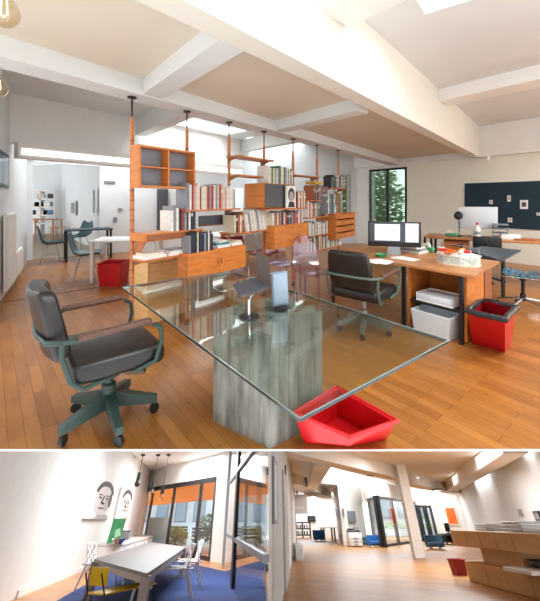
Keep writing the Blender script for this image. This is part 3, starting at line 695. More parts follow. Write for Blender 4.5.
for i in range(16):
    s_ = R.randrange(4); o = MB().rbox((0, 0, .09), (R.uniform(.1, .3), .15, .18), .01).build('storage_box', R.choice([MATS['book_grey'], MATS['book_cream'], MATS['book_black'], MATS['book_blue'], MATS['book_white']]), None, MAIN, (p.x-w*.43+w*.86*(i+.5)/16, p.y-.14, .525+(h-.5)*s_/4))
    tag(o, 'small box, %s from the left among those on the far white shelves' % ordinal(i), 'box', 'boxes on the far shelves')
# pictures and fittings on walls of the rear area
def flat(name, label, cat, Aa, Bb, x0, y0, x1, y1, m, room=MAIN, off=.0, th=.03, frame=None, group=None):
    p = room.on(Aa, Bb, (x0+x1)/2, (y0+y1)/2, off); a = room.on(Aa, Bb, x0, (y0+y1)/2, off); b = room.on(Aa, Bb, x1, (y0+y1)/2, off); u = room.on(Aa, Bb, (x0+x1)/2, y0, off); l = room.on(Aa, Bb, (x0+x1)/2, y1, off)
    w = V((b.x-a.x, b.y-a.y, 0)).length; h = u.z-l.z; rz = math.atan2(b.y-a.y, b.x-a.x)
    t = thing(name, label, cat, (p.x, p.y, l.z), rz, group, room)
    MB().rbox((0, -th/2, h/2), (w, th, h), min(.006, th/3), 1).build('panel', m, t)
    if frame:
        f = MB()
        for s_ in (-1, 1): f.box((s_*w/2, -th/2-.003, h/2), (frame[1], th+.01, h+frame[1])); f.box((0, -th/2-.003, h/2+s_*h/2), (w, th+.01, frame[1]))
        f.build('frame', frame[0], t)
    return t, w, h
flat('wall_screen', 'dark upright panel on the side wall of the rear room', 'panel', fb, dpx(101), 94, 189, 97, 214, SCREEND, frame=(MATS['white_frame'], .06))
flat('wall_picture', 'small dark picture on the side wall of the rear room', 'picture', fb, dpx(101), 72, 202, 76, 214, MGREY, frame=(MATS['white_frame'], .06))
flat('wall_vent', 'small grey vent high on the wall right of the opening', 'vent', dpx(101), W1, 104, 181, 115, 183.5, MGREY)
flat('wall_box', 'small grey switch box on the wall right of the opening', 'switch', dpx(101), W1, 113, 217, 117, 222, MGREY)
flat('wall_sensor', 'tiny dark sensor on the wall behind the first pole', 'sensor', dpx(101), W1, 118, 208, 122, 211, MGREY)
flat('notice_panel', 'tall dark grey panel on the wall between the first two poles', 'panel', W1, W2, 157, 189, 168, 234, DGREY, th=.05, off=.03)
p = at(160, 287); q = at(150, 262)
t = thing('birch_desk', 'pale birch desk with a panel front behind the first bay', 'desk', S(St(163, -.5), -.5, 0), SA)
L = St(186, -.5)-St(141, -.5); MB().rbox((0, 0, .73), (L, .36, .03), .004).build('desk_top', BIRCH, t); MB().rbox((0, -.16, .36), (L-.06, .02, .7), .003).build('front_panel', BIRCH, t)
for sx in (-1, 1): MB().rbox((sx*(L/2-.02), 0, .36), (.025, .34, .71), .003).build('side_panel', BIRCH, t)
p = S(2.3, -.9, 0); 
def cantilever(label, p, rz, sm, group):
    t = thing('cantilever_chair', label, 'chair', p, rz, group)
    MB().rbox((0, 0, .45), (.44, .42, .04), .015).build('seat', sm, t); MB().rbox((0, -.22, .72), (.42, .03, .3), .014, M=RX(-.15)).build('backrest', sm, t)
    for sx in (-1, 1): MB().tube([V((sx*.21, -.25, .85)), V((sx*.21, -.2, .44)), V((sx*.21, .2, .43)), V((sx*.21, .22, .38)), V((sx*.21, .2, .03)), V((sx*.21, .17, .012)), V((sx*.21, -.22, .012))], .012, 8).build('side_tube', CHROME, t)
    MB().tube([V((-.21, -.22, .012)), V((.21, -.22, .012))], .012, 8).build('rear_tube', CHROME, t)
cantilever('dark red cantilever chair behind the third bay', S(St(226, -.8), -.8, 0), .6, DRED, 'red cantilever chairs'); cantilever('dark red cantilever chair seen under the fourth bay', S(St(263, -.8), -.8, 0), 1.2, DRED, 'red cantilever chairs')
t = table('work_table', 'white work table behind the middle bays', S(St(240, -2.0), -2.0, 0), SA, 2.0, .8, .73, WHITE, CHROME, cat='table', lr=.02)
t = thing('storage_cabinet', 'grey metal cabinet behind the shelving left of the flap cabinet', 'cabinet', S(St(249, -3.2), -3.2, 0), SA)
MB().rbox((0, 0, .9), (1.0, .45, 1.75), .01).build('body', GREYW, t)
for sx in (-1, 1): o = MB().rbox((sx*.25, -.235, .9), (.48, .02, 1.68), .005).build('door', mat('grey_door', '#b8bcbe', .5), t); MB().rbox((sx*.05, -.25, .9), (.015, .015, .12), .004).build('handle', STEEL, o)
# clear chairs beyond the glass table
def ghost(label, p, rz):
    t = thing('clear_chair', label, 'chair', p, rz, 'lavender acrylic chairs')
    prof = [(.24, .45, .2), (.22, .46, .21), (0, .455, .215), (-.18, .46, .21), (-.215, .5, .205), (-.24, .65, .2), (-.27, .8, .18), (-.285, .9, .14), (-.29, .93, .08)]
    MB().sheet([[V((x*w, y-.03*(1-x*x)*(z > .48), z)) for x in (-1, -.6, -.2, .2, .6, 1)] for y, z, w in prof], .014).build('shell', GHOST, t, smooth=1.5)
    for sx in (-1, 1):
        for sy in (-1, 1): MB().tube([V((sx*.18, sy*.18+.01, .46)), V((sx*.2, sy*.2, 0))], .02, 8, r2=.014).build('leg', GHOST, t)
p = at(283, 292); ghost('lavender clear acrylic chair directly behind the tablet', p, PI+.55); p = at(312, 304); ghost('lavender clear acrylic chair between tablet and armchair', p, PI+.3)

# ------------------------------------------------ wooden desk group on the right
DH = .72
d1 = at(474, 276, DH); d0 = at(366, 258, DH); dv = (d0-d1).normalized(); dn = V((-dv.y, dv.x, 0));
if dn.y < 0: dn = -dn
dn = V((.70, .714, 0)); LEN = 1.9
rzd = math.atan2(-dv.y, -dv.x)        # local x runs from the far left end to the near right end
t = thing('wooden_desk', 'long wooden desk with thin black legs and an open pedestal', 'desk', V((d1.x, d1.y, 0)))
o = V(t.location)
top = [d1, d1+dv*LEN, d1+dv*LEN+dn*1.12, d1+dn*1.12]; top = [V((k.x, k.y, 0))-V((o.x, o.y, 0)) for k in top]
MB().prism([k+Z*(DH-.025) for k in top], (0, 0, .025)).build('desk_top', OAK, t)
for f, g in ((.065, .03), (.4, .03), (.97, .03), (.97, 1.1)):
    c = dv*(LEN*f)+dn*g; MB().box((c.x, c.y, (DH-.025)/2), (.035, .035, DH-.025), rz=rzd).build('leg', BLACK, t)
# pedestal: side panels, shelf, back
def P2(u, v): return dv*u+dn*v
def pan(u0, u1, v0, v1, z0, z1, nm, m=OAK): return MB().prism([P2(u0, v0)+Z*z0, P2(u1, v0)+Z*z0, P2(u1, v1)+Z*z0, P2(u0, v1)+Z*z0], (0, 0, z1-z0)).build(nm, m, t)
pan(.085, .11, .08, .75, .02, DH-.03, 'side_panel', TEAKO); pan(.70, .725, .08, .75, .02, DH-.03, 'side_panel', TEAKO); pan(.11, .70, .72, .74, .02, DH-.03, 'back_panel', TEAKO); pan(.11, .70, .06, .72, .30, .32, 'shelf', BLACK)
pan(.085, .11, .8, 1.15, .02, DH-.03, 'side_panel', TEAKD); pan(.11, .5, .8, 1.15, .34, .36, 'shelf', TEAKD)
def on_desk(px, py): return at(px, py, DH)
def D(u, v, z): k = o+P2(u, v); return V((k.x, k.y, z))
# trays and crate in the pedestal
t = thing('paper_tray', 'white paper tray full of sheets on the pedestal shelf', 'tray', D(.4, .22, .322), rzd)
b = MB(); b.rbox((0, 0, .012), (.40, .3, .02), .006)
for sx in (-1, 1): b.box((sx*.197, 0, .05), (.008, .3, .09))
b.box((0, .147, .05), (.4, .008, .09)); b.build('tray', WHITE, t); MB().rbox((0, -.01, .055), (.36, .27, .06), .004).build('sheets', mat('blue_white_sheets', '#dfe3ea', .7, var=.1, stretch=(1, 1, 40)), t)
t = thing('storage_crate', 'translucent pale crate on the floor of the desk pedestal', 'crate', D(.40, .1, 0), rzd)
b = MB(); w, d_, h = .42, .3, .25
for sx in (-1, 1): b.prism([V((sx*w*.42, -d_*.45, .005)), V((sx*w*.42, d_*.45, .005)), V((sx*w/2, d_/2, h)), V((sx*w/2, -d_/2, h))], (.006*sx, 0, 0))
for sy in (-1, 1): b.prism([V((-w*.42, sy*d_*.45, .005)), V((w*.42, sy*d_*.45, .005)), V((w/2, sy*d_/2, h)), V((-w/2, sy*d_/2, h))], (0, .006*sy, 0))
b.box((0, 0, .008), (w*.84, d_*.9, .008)); CR = mat('crate_plastic', '#cfd6da', .3); b.build('crate_body', CR, t)
MB().tube([V((-w/2, -d_/2, h)), V((w/2, -d_/2, h)), V((w/2, d_/2, h)), V((-w/2, d_/2, h))], .008, 6, closed=True).build('rim', CR, t)
# wide monitor with two white windows
p = on_desk(394, 254); t = thing('computer_monitor', 'wide black monitor showing two white windows on the wooden desk', 'monitor', p, -.28)
sw = 50*p.y/F; sh = .40*sw*1.25
MB().rbox((0, 0, .10+sh/2), (sw, .03, sh), .008).build('bezel', mat('bezel', '#24262b', .35), t)
MB().rbox((0, -.0165, .10+sh*.57), (sw*.93, .002, sh*.76), .001, 1).build('screen', SCREEND, t)
MB().rbox((-sw*.13, -.019, .10+sh*.57), (sw*.48, .002, sh*.66), .001, 1).build('lit_window', SCREEN, t); MB().rbox((sw*.33, -.019, .10+sh*.57), (sw*.24, .002, sh*.74), .001, 1).build('lit_window', SCREEN, t)
MB().prism([V((-.09, .02, 0)), V((.09, .02, 0)), V((.07, .02, .16)), V((-.07, .02, .16))], (0, .02, 0)).build('stand', STEEL, t); MB().rbox((0, .02, .005), (.2, .18, .01), .004).build('foot', STEEL, t)
# desk clutter
stack('paper_stack', 'loose white papers on the near left of the wooden desk', on_desk(378, 262), rzd+.2, [(.3, .21, .004, 0), (.3, .21, .004, .25), (.21, .3, .004, -.3)], [PAPER])
stack('paper_stack', 'cream papers spread beside the monitor foot', on_desk(405, 259), rzd, [(.3, .21, .004, 0.1), (.28, .2, .006, -.2)], [CREAM, PAPER])
stack('paper_stack', 'pile of white folders right of the monitor', on_desk(413, 252), rzd, [(.32, .24, .03, 0), (.3, .22, .03, .1), (.25, .2, .02, -.1)], [PAPER, MATS['book_grey'], PAPER])
t = thing('green_bowl', 'small green bowl in front of the monitor', 'bowl', on_desk(381, 257)); MB().lathe([(0, 0), (.05, 0), (.08, .04), (.075, .04), (.045, .008), (0, .008)], 20).build('bowl', GREEN, t)
t = thing('tape_holder', 'green and white tape holder right of the folders', 'tape holder', on_desk(427, 251), rzd); MB().rbox((0, 0, .03), (.2, .09, .06), .015).build('body', GREEN, t); MB().lathe([(.02, -.02), (.05, -.02), (.05, .02), (.02, .02)], 18, (0, 0, .07), M=RX(PI/2)).build('tape_roll', PAPER, t)
t = thing('pen_pot', 'pale pen pot at the back edge of the wooden desk', 'pot', on_desk(441, 254)); MB().lathe([(0, 0), (.045, 0), (.045, .1), (.04, .1), (.04, .01), (0, .01)], 18).build('pot', PAPER, t)
for k, c_ in enumerate(('red', 'navy', 'yellow')): tag(MB().tube([(0, 0, 0), (.02, 0, .15)], .004, 6).build('pencil', MATS['book_'+c_], None, MAIN, on_desk(441, 254)+V((.012*(k-1), 0, .012))), '%s pencil standing in the pale pen pot' % c_, 'pencil', 'pencils in the pot')
t = thing('craft_box', 'octagonal white patterned box holding orange rolls on the desk corner', 'box', on_desk(464, 266)+V((0, .12, 0)), rzd)
PATT = mat('pattern_card', '#e9e6dc', .55, scale=60, col2='#7f9a94')
oc = [V((.24*math.cos(PI/8+k*PI/4), .17*math.sin(PI/8+k*PI/4), 0)) for k in range(8)]
MB().prism(oc, (0, 0, .02)).build('base', CREAM, t); MB().prism([k*.96+Z*.02 for k in oc], (0, 0, .085)).build('side_band', PATT, t); MB().prism([k*1.0+Z*.105 for k in oc], (0, 0, .012)).build('lid_rim', PAPER, t)
R = random.Random(4)
for k in range(11):
    a = R.random()*6.28; c = V((R.uniform(-.16, .16), R.uniform(-.09, .09), .117)); tag(MB().tube([V((-.07*math.cos(a), -.05*math.sin(a), .018)), V((.07*math.cos(a), .05*math.sin(a), .018))], .018, 10).build('card_roll', [ORANGE, TEAKO, RED, CREAM, MATS['book_rust'], PAPER][k % 6], None, MAIN, on_desk(464, 266)+V((0, .12, 0))+c+Z*(.02 if k > 5 else 0)), '%s card roll, %s counted from the left in the patterned box' % (['orange', 'brown', 'red', 'cream', 'rust', 'white'][k % 6], ordinal(k)), 'card roll', 'rolls in the patterned box')
MB().tube([V((-.22, 0, .11)), V((-.22, 0, .2)), V((0, 0, .22)), V((.22, 0, .2)), V((.22, 0, .11))], .004, 6).build('wire_handle', STEEL, t)
# dark table behind the desk
k0 = d1+dn*1.22; e = V((.84, .54, 0))
DT = [k0-V((0, 0, 0)), at(521, 250, DH), at(478, 249, DH), at(452, 258, DH)+dn*.3]
t = thing('drafting_table', 'dark slate topped table behind the wooden desk end', 'table', at(490, 275)); oo = V(t.location)
pts = [at(501, 260.5, DH), at(521, 250, DH), at(482, 246, DH), at(466, 249.5, DH)]
MB().prism([k-oo-Z*.02 for k in pts], (0, 0, .02)).build('table_top', mat('slate_top', '#33434c', .35), t)
for k in (at(503, 298), at(493, 300)+V((.05, .9, 0)), at(470, 290)+V((0, 1.6, 0))): MB().box((k.x-oo.x, k.y-oo.y, .35), (.035, .035, .70)).build('leg', BLACK, t)
# slatted blue chair
t = thing('slatted_chair', 'blue slatted swivel chair on a chrome castor base', 'chair', at(523, 308), .9)
for k in range(7): MB().rbox((0, -.2+k*.066, .45+.012*abs(k-3)), (.46, .05, .022), .008).build('slat', mat('blue_slat', '#3f7f9c', .4, var=.15), t)
for k in range(4): MB().rbox((0, -.25-.02*k, .58+k*.075), (.44, .02, .055), .008).build('slat', MATS['blue_slat'], t)
for sx in (-1, 1): MB().tube([(sx*.2, .22, .44), (sx*.2, -.2, .44), (sx*.2, -.25, .52), (sx*.2, -.33, .86)], .012, 8).build('side_rail', CHROME, t)
MB().lathe([(0, .43), (.07, .43), (.06, .39), (.022, .37), (.022, .2), (.035, .19), (.035, .1), (0, .1)], 18).build('column', BLACK, t)
for k in range(5):
    a = 2*PI*k/5+.3; c = V((math.cos(a), math.sin(a), 0)); MB().tube([c*.02+Z*.13, c*.29+Z*.085], .018, 8, r2=.012).build('base_leg', CHROME, t); MB().lathe([(0, -.012), (.03, -.012), (.03, .012), (0, .012)], 14, c*.29+Z*.031, M=RZ(a) @ RX(PI/2)).build('caster', BLACK, t)
# back desk along the rear wall
b0 = at(424, 236.5, .75); b1 = at(543, 243, .75); bv = (b1-b0).normalized(); bn = V((-bv.y, bv.x, 0)); BL = (b1-b0).length+1.2
t = thing('back_desk', 'long wooden desk against the cream wall below the pinboard', 'desk', V((b0.x, b0.y, 0)), math.atan2(bv.y, bv.x))
MB().rbox((BL/2, .38, .735), (BL, .76, .03), .004).build('desk_top', OAK, t)
for x, y in ((.12, .06), (.12, .7), (1.9, .06), (1.9, .7), (BL-.2, .06), (BL-.2, .7)): MB().box((x, y, .36), (.045, .045, .72)).build('leg', BLACK, t)
def bu(px): p = MAIN.on(V((b0.x, b0.y, 0)), V((b1.x, b1.y, 0)), px, 236); return (V((p.x, p.y, .75))-b0).dot(bv)
def drawers(u, lab, m):
    t = thing('pedestal_unit', lab, 'drawers', V((b0.x, b0.y, 0))+bv*u+bn*.4, math.atan2(bv.y, bv.x), 'pedestals under the back desk')
    MB().rbox((0, 0, .35), (.42, .5, .66), .005).build('body', m, t)
    for i in range(3): x = MB().rbox((0, -.255, .13+.21*i), (.4, .018, .2), .004).build('drawer', m, t); MB().rbox((0, -.27, .18+.21*i), (.14, .014, .014), .003).build('pull', BLACK, x)
drawers(bu(455), 'orange brown drawer pedestal at the left under the back desk', TEAKO); drawers(2.6, 'dark brown drawer pedestal at the right under the back desk', TEAKD)
def BD(u, v): k = b0+bv*u+bn*v; return V((k.x, k.y, .75))
rzb = math.atan2(bv.y, bv.x)
t = thing('task_chair', 'black task chair pushed under the back desk', 'chair', V((b0.x, b0.y, 0))+bv*bu(487)-bn*.05, rzb)
MB().rbox((0, 0, .46), (.46, .44, .07), .03).build('seat', BLACK, t); MB().rbox((0, -.2, .72), (.42, .05, .22), .02).build('backrest', BLACK, t); MB().tube([(0, -.18, .46), (0, -.24, .6), (0, -.22, .72)], .02).build('back_strut', BLACK, t); MB().lathe([(0, .44), (.03, .44), (.03, .1), (0, .1)], 14).build('column', BLACK, t)
for k in range(5): a = 2*PI*k/5; MB().tube([(0, 0, .12), (.27*math.cos(a), .27*math.sin(a), .05)], .02, 8).build('base_leg', BLACK, t)
t = thing('desktop_computer', 'white and silver desktop screen seen from the back on the back desk', 'monitor', BD(bu(476.5), .55), rzb+.1)
MB().rbox((0, 0, .36), (.66, .03, .42), .012).build('screen_back', mat('silver_back', '#c9ccce', .35), t); MB().prism([V((-.08, .0, 0)), V((.08, .0, 0)), V((.07, .03, .2)), V((-.07, .03, .2))], (0, .015, 0)).build('stand', STEEL, t); MB().rbox((0, .02, .005), (.2, .18, .01), .004).build('foot', STEEL, t)
t = thing('spray_bottle', 'white bottle with a red cap before the silver screen', 'bottle', BD(bu(477), .2), rzb); MB().lathe([(0, 0), (.05, 0), (.052, .02), (.05, .18), (.02, .23), (.018, .25), (0, .25)], 18).build('bottle', PAPER, t); MB().lathe([(0, .245), (.022, .245), (.022, .29), (0, .295)], 14).build('cap', RED, t); MB().lathe([(.053, .07), (.053, .13)], 18).build('wrap_label', MATS['book_grey'], t)
t = thing('desk_lamp', 'black desk lamp head standing left of the silver screen', 'lamp', BD(bu(457), .4), rzb); MB().lathe([(0, 0), (.07, 0), (.07, .015), (0, .02)], 18).build('base', BLACK, t); MB().tube([(0, 0, .01), (.02, .03, .22), (0, 0, .36)], .008).build('stem', BLACK, t); MB().lathe([(0, -.09), (.05, -.08), (.08, 0), (.06, .08), (0, .1)], 18, (0, -.03, .4), M=RX(1.2)).build('lamp_head', BLACK, t)
t = thing('letter_tray', 'dark tiered letter tray right of the silver screen', 'tray', BD(bu(501), .4), rzb)
for i in range(4): MB().rbox((0, 0, .03+.075*i), (.24, .3, .015), .004).build('tier', MGREY, t); 
for sx in (-1, 1): MB().box((sx*.115, .1, .14), (.01, .01, .26)).build('post', BLACK, t)
stack('paper_stack', 'white paper stack right of the letter tray', BD(bu(511), .35), rzb, [(.3, .22, .05, 0), (.28, .2, .04, .1)], [PAPER])
stack('paper_stack', 'rust coloured folder lying at the right on the back desk', BD(bu(526), .3), rzb, [(.3, .2, .03, 0)], [MATS['book_rust']])
t = thing('tape_holder', 'green tape dispenser at the left on the back desk', 'tape holder', BD(bu(450), .35), rzb); MB().rbox((0, 0, .03), (.22, .08, .06), .02).build('body', GREEN, t); MB().lathe([(.015, -.02), (.045, -.02), (.045, .02), (.015, .02)], 18, (-.04, 0, .07), M=RX(PI/2)).build('tape_roll', PAPER, t)
# pinboard
pb, w, h = flat('pinboard', 'large dark navy pinboard on the cream back wall', 'pinboard', Ea, Eb, 461.5, 182, 552, 228, NAVY, off=.0, th=.03)
MB().box((w*.02, -.0305, h/2), (.004, .002, h)).build('panel_joint', BLACK, pb)
notes = [(470, 211, 'small white note at the lower left of the pinboard', 3, 3.5), (482.5, 209.5, 'grey photo print near the left of the pinboard', 5, 5), (491, 202, 'tiny white tag above the grey print on the pinboard', 3.6, 4), (509, 198.5, 'pale round note high in the middle of the pinboard', 3.6, 6), (524, 204.5, 'large white print with a dark picture on the pinboard', 8, 9), (510, 220, 'white card at the bottom middle of the pinboard', 4.5, 4.5), (538.5, 214, 'white strip at the right edge of the pinboard', 4, 3)]
for k, (x, y, lab, w_, h_) in enumerate(notes):
    t, w2_, h2_ = flat('pinned_note', lab, 'note', Ea, Eb, x-w_/2, y-h_/2, x+w_/2, y+h_/2, [PAPER, MATS['book_grey']][k == 1], off=.032, th=.004, group='notes on the pinboard')
    MB().lathe([(0, -.005), (.012, -.003), (.012, .004), (0, .008)], 10, (0, -.008, h2_*.93), M=RX(PI/2)).build('pin', STEEL, t)
    if w_ > 3.5: MB().box((0, -.0055, h2_*.5), (w2_*.55, .002, h2_*.5)).build('printed_patch', PRINT if k in (1, 4) else PRINTL, t)
p = on(Ea, Eb, 525, 151.5, .4)
t = thing('track_light', 'slim white track light under the beam at the right edge', 'light', p, math.atan2(ed.y, ed.x)); MB().box((0, 0, .0), (2.2, .03, .03)).build('rail', WHITE, t)
for x in (-.7, .5): o_ = MB().lathe([(0, -.09), (.03, -.09), (.035, .03), (0, .04)], 14, (x, -.02, -.06), M=RX(-.6)).build('spot_head', WHITE, t)
# ================================================================ MEETING ROOM (lower storey, left bay)
R_ = MEET; at = R_.at; HC = 4.15
def poly(name, pts, dz, m, room, kind='structure', z=None):
    mb = MB(); mb.prism(pts, (0, 0, dz)); o = mb.build(name, m, None, room, smooth=0); o['kind'] = kind; return o
poly('floor_3', [V((-16, 5, -.1)), V((-.03, 5, -.1)), V((-.03, 36, -.1)), V((-16, 36, -.1))], .1, plank_floor('meeting_boards', .3, 2.6, .34, '#c58a52', '#b07440', '#7c5230', .35), R_)
poly('ceiling_2', [V((-16, 8, HC)), V((-.03, 8, HC)), V((-.03, R_.on(at(137, 549), at(213, 562), 269.5, 520).y, HC)), at(137, 549)+V((0, 0, HC)), V((-16, 33, HC))], .2, WHITE, R_)
# divider between the two lower rooms, standing in the plane of sight
mb = MB(); mb.prism([V((-.03, 8.5, -.1)), V((.03, 8.5, -.1)), V((.03, 60, -.1)), V((-.03, 60, -.1))], (0, 0, 4.6)); o = mb.build('wall_divider', WHITE, None, R_); o['kind'] = 'structure'
AWa, AWb = at(41, 588), at(137, 549); WWb = at(213, 562); wdir = (WWb-AWb).normalized()
mb = MB(); mb.slab(AWa-(AWb-AWa)*.35, AWb, .2, 0, HC+.1); o = mb.build('wall_art', WHITE, None, R_); o['kind'] = 'structure'
mb = MB(); mb.slab(AWa-(AWb-AWa)*.1, AWb, .04, 0, .13, away=False); o = mb.build('baseboard_art', WHITE, None, R_); o['kind'] = 'structure'
def wpx(x, y=520): p = R_.on(AWb, WWb, x, y); return V((p.x, p.y, 0))
zt = R_.top(at(170, 555), 481.5)
wt = 3.15
mb = MB(); mb.slab(AWb, wpx(284), .2, wt, HC+.1); mb.slab(AWb, wpx(141), .2, 0, wt); mb.slab(wpx(212), wpx(234), .2, 0, wt)
o = mb.build('wall_window_side', WHITE, None, R_); o['kind'] = 'structure'
def sheetwin(name, xs, x0, x1, room, Aa, Bb, z1, fw, y=520, m=BLACK):
    w = MB(); g = MB()
    def q(x): p = room.on(Aa, Bb, x, y); return V((p.x, p.y, 0))
    dr = (Bb-Aa).normalized()
    for x in xs: w.slab(q(x)-dr*fw/2, q(x)+dr*fw/2, .12, 0, z1)
    w.slab(q(x0), q(x1), .12, z1-fw, z1); w.slab(q(x0), q(x1), .12, 0, fw*.7)
    g.slab(q(x0), q(x1), .02, fw*.7, z1-fw)
    o = w.build(name, m, None, room); o['kind'] = 'structure'; g.build('window_pane', WIN, o); return o
o = sheetwin('window_4', (141.5, 147.5, 169.5, 197, 212.5), 141, 213, R_, AWb, WWb, wt, .22)
g = MB(); g.slab(wpx(148.5)+V((0, .06, 0)), wpx(168.5)+V((0, .06, 0)), .015, .16, 1.55); g.build('frosted_film', FROST, o)
sheetwin('window_5', (234.5, 257.5, 283), 234, 284, R_, AWb, WWb, wt, .26)
# outside: terrace, awning, neighbour, furniture
poly('terrace_floor', [AWb+V((-6, .6, -.12)), wpx(284)+V((0, .6, -.12)), wpx(284)+V((0, 30, -.12)), AWb+V((-6, 30, -.12))], .1, mat('terrace_slabs', '#b9bcbc', .7, var=.12, scale=2), R_)
on = R_.on
a = [on(AWb, WWb, 128, 476, -1.2), on(AWb, WWb, 290, 448, -1.2), on(AWb, WWb, 290, 494, -4.5), on(AWb, WWb, 128, 508, -4.5)]
a = [V((min(k.x, -.1), k.y, k.z)) for k in a]
o = MB().prism(a, (0, 0, .05)).build('awning', cloth('awning_cloth', '#ffbd62'), None, R_); tag(o, 'orange awning stretched outside above the meeting room windows', 'awning')
t = thing('neighbour_building', 'pale building with grey windows across the terrace', 'building', V((on(AWb, WWb, 190, 530, -14).x, on(AWb, WWb, 190, 530, -14).y, 0)), 0, None, R_)
MB().box((-2, 0, 4), (26, .5, 8)).build('facade', mat('neighbour_render', '#c9d2d8', .8, var=.08, scale=1), t)
for i in range(9):
    f = MB().box((-11+i*2.4, -.28, 2.3), (1.5, .1, 2.2)).build('window_frame', mat('neighbour_frame', '#6c757c', .5), t); MB().box((-11+i*2.4, -.34, 2.3), (1.3, .04, 2.0)).build('pane', mat('neighbour_pane', '#8aa2b2', .15), f)
def bx(room, name, label, cat, px, py, w, d, h, m, rz=0, group=None, lid=None):
    t = thing(name, label, cat, room.at(px, py), rz, group, room); MB().rbox((0, 0, h/2), (w, d, h), min(w, d, h)*.06, 2).build('body', m, t)
    if lid: MB().rbox((0, 0, h+.02), (w*1.03, d*1.03, .05), .01).build('top', lid, t)
    return t
for k, (x, off, lab, m) in enumerate(((178, -4, 'dark slatted bench outside the widest meeting room pane', mat('outdoor_dark', '#3f4a4e', .6)), (205, -3, 'dark garden seat outside the pane nearest the white pier', MATS['outdoor_dark']), (250, -3.5, 'dark garden seat seen through the glass partition', MATS['outdoor_dark']))):
    p = on(AWb, WWb, x, 530, off); t = thing('garden_bench', lab, 'bench', (min(p.x, -1.3), p.y, 0), .3, 'terrace seats', R_)
    for i in range(4): MB().rbox((0, -.25+i*.17, .5), (1.6, .13, .05), .01).build('slat', m, t)
    for i in range(3): MB().rbox((0, .34, .68+i*.16), (1.6, .04, .12), .01).build('back_slat', m, t)
    for sx in (-1, 1): MB().rbox((sx*.7, .02, .25), (.07, .6, .48), .01).build('leg_frame', STEEL, t)
p = on(AWb, WWb, 176, 540, -2.4); bush('potted_shrub', 'yellow green shrub outside the middle meeting room pane', V((p.x, p.y, 0)), .8, .55, MATS['leaf_yellow'], 500, R_, 'shrub', None, .13)
p = on(AWb, WWb, 208, 540, -7); bush('potted_shrub', 'dark green shrub beyond the terrace seats', V((p.x, p.y, 0)), 1.1, .9, LEAFD, 500, R_, 'shrub', None, .16)

# rug and furniture
RGm = poly('rug_', [at(46, 608, .0), at(91, 582), at(139, 558), at(187, 563.5), at(263, 580.5), at(268, 608)], .02, RUG, R_)
RGm.name = 'rug'; del RGm['kind']; tag(RGm, 'dark blue rug under the grey meeting table', 'rug')
TZ = .74; tc = [at(94, 559, TZ), at(147, 573.5, TZ), at(186, 547, TZ), at(151, 542, TZ)]
cc = sum(tc, V((0, 0, 0)))/4; t = thing('meeting_table', 'long grey meeting table with square legs on the blue rug', 'table', (cc.x, cc.y, 0), 0, None, R_); cc.z = 0
GT = mat('grey_laminate', '#5f5755', .5, var=.04); GL = mat('grey_leg', '#8f8a8a', .4)
MB().prism([k-cc-Z*.05 for k in tc], (0, 0, .05)).build('table_top', GT, t)
inn = [(k-cc)*.985 for k in tc]; 
MB().prism([V((k.x*.98, k.y*.98, TZ-.15)) for k in inn], (0, 0, .1)).build('apron', GL, t)
for k in inn: MB().box((k.x*.97, k.y*.97, (TZ-.03)/2+.002), (.16, .16, TZ-.07)).build('leg', GL, t)
bp = V((0, 0, 0))
# sideboard under the pictures
ad = (AWb-AWa).normalized(); an = V((ad.y, -ad.x, 0)); L0_ = 5.2
sp = AWa+ad*L0_; SBL = (AWb-AWa).length-L0_-.4
t = thing('sideboard', 'long white sideboard below the two portraits', 'sideboard', sp+an*.08, math.atan2(ad.y, ad.x), None, R_)
sd = 1.15; sh_ = R_.top(at(81, 573), 546.5)
MB().rbox((SBL/2, -sd/2, sh_/2), (SBL, sd, sh_-.06), .03).build('body', WHITE, t); MB().rbox((SBL/2, -sd/2, sh_-.02), (SBL+.06, sd+.06, .06), .015).build('top', mat('sideboard_top', '#d9d4cf', .5), t)
for i in range(4): o = MB().rbox((SBL*(i+.5)/4, -sd-.012, sh_*.5), (SBL/4-.05, .03, sh_-.2), .008).build('door', GREYW, t); MB().rbox((SBL*(i+.5)/4+SBL/9, -sd-.04, sh_*.7), (.04, .03, .2), .008).build('handle', STEEL, o)
def on_side(px): p = R_.on(AWa+an*.7, AWb+an*.7, px, 545); return V((p.x, p.y, sh_+.015))
p = on_side(113.5); t = thing('green_print', 'green print leaning on the white sideboard under the portraits', 'picture', p, math.atan2(ad.y, ad.x)-.35, None, R_)
hh = .78; ww = 1.0; MB().rbox((0, 0, hh/2), (ww, .03, hh), .006, 1, M=RX(.1)).build('card', GREEN, t); MB().prism([V((-ww*.1, -.03, hh*.2)), V((ww*.35, -.03, hh*.3)), V((ww*.1, .0, hh*.85)), V((-ww*.2, .01, hh*.7))], (0, -.008, 0)).build('printed_shape', mat('pale_green', '#9fd0ae', .6), t)
p = on_side(110)+an*.3; t = thing('silver_bowl', 'silver bowl in front of the green print', 'bowl', p, 0, None, R_); MB().lathe([(0, 0), (.16, 0), (.3, .16), (.28, .16), (.14, .02), (0, .02)], 20).build('bowl', CHROME, t)
p = on_side(124); t = thing('black_box', 'small dark box at the far end of the sideboard', 'box', p, math.atan2(ad.y, ad.x), None, R_); MB().rbox((0, 0, .17), (.5, .35, .3), .02).build('body', MGREY, t); MB().rbox((0, 0, .33), (.52, .37, .04), .01).build('lid', DGREY, t)
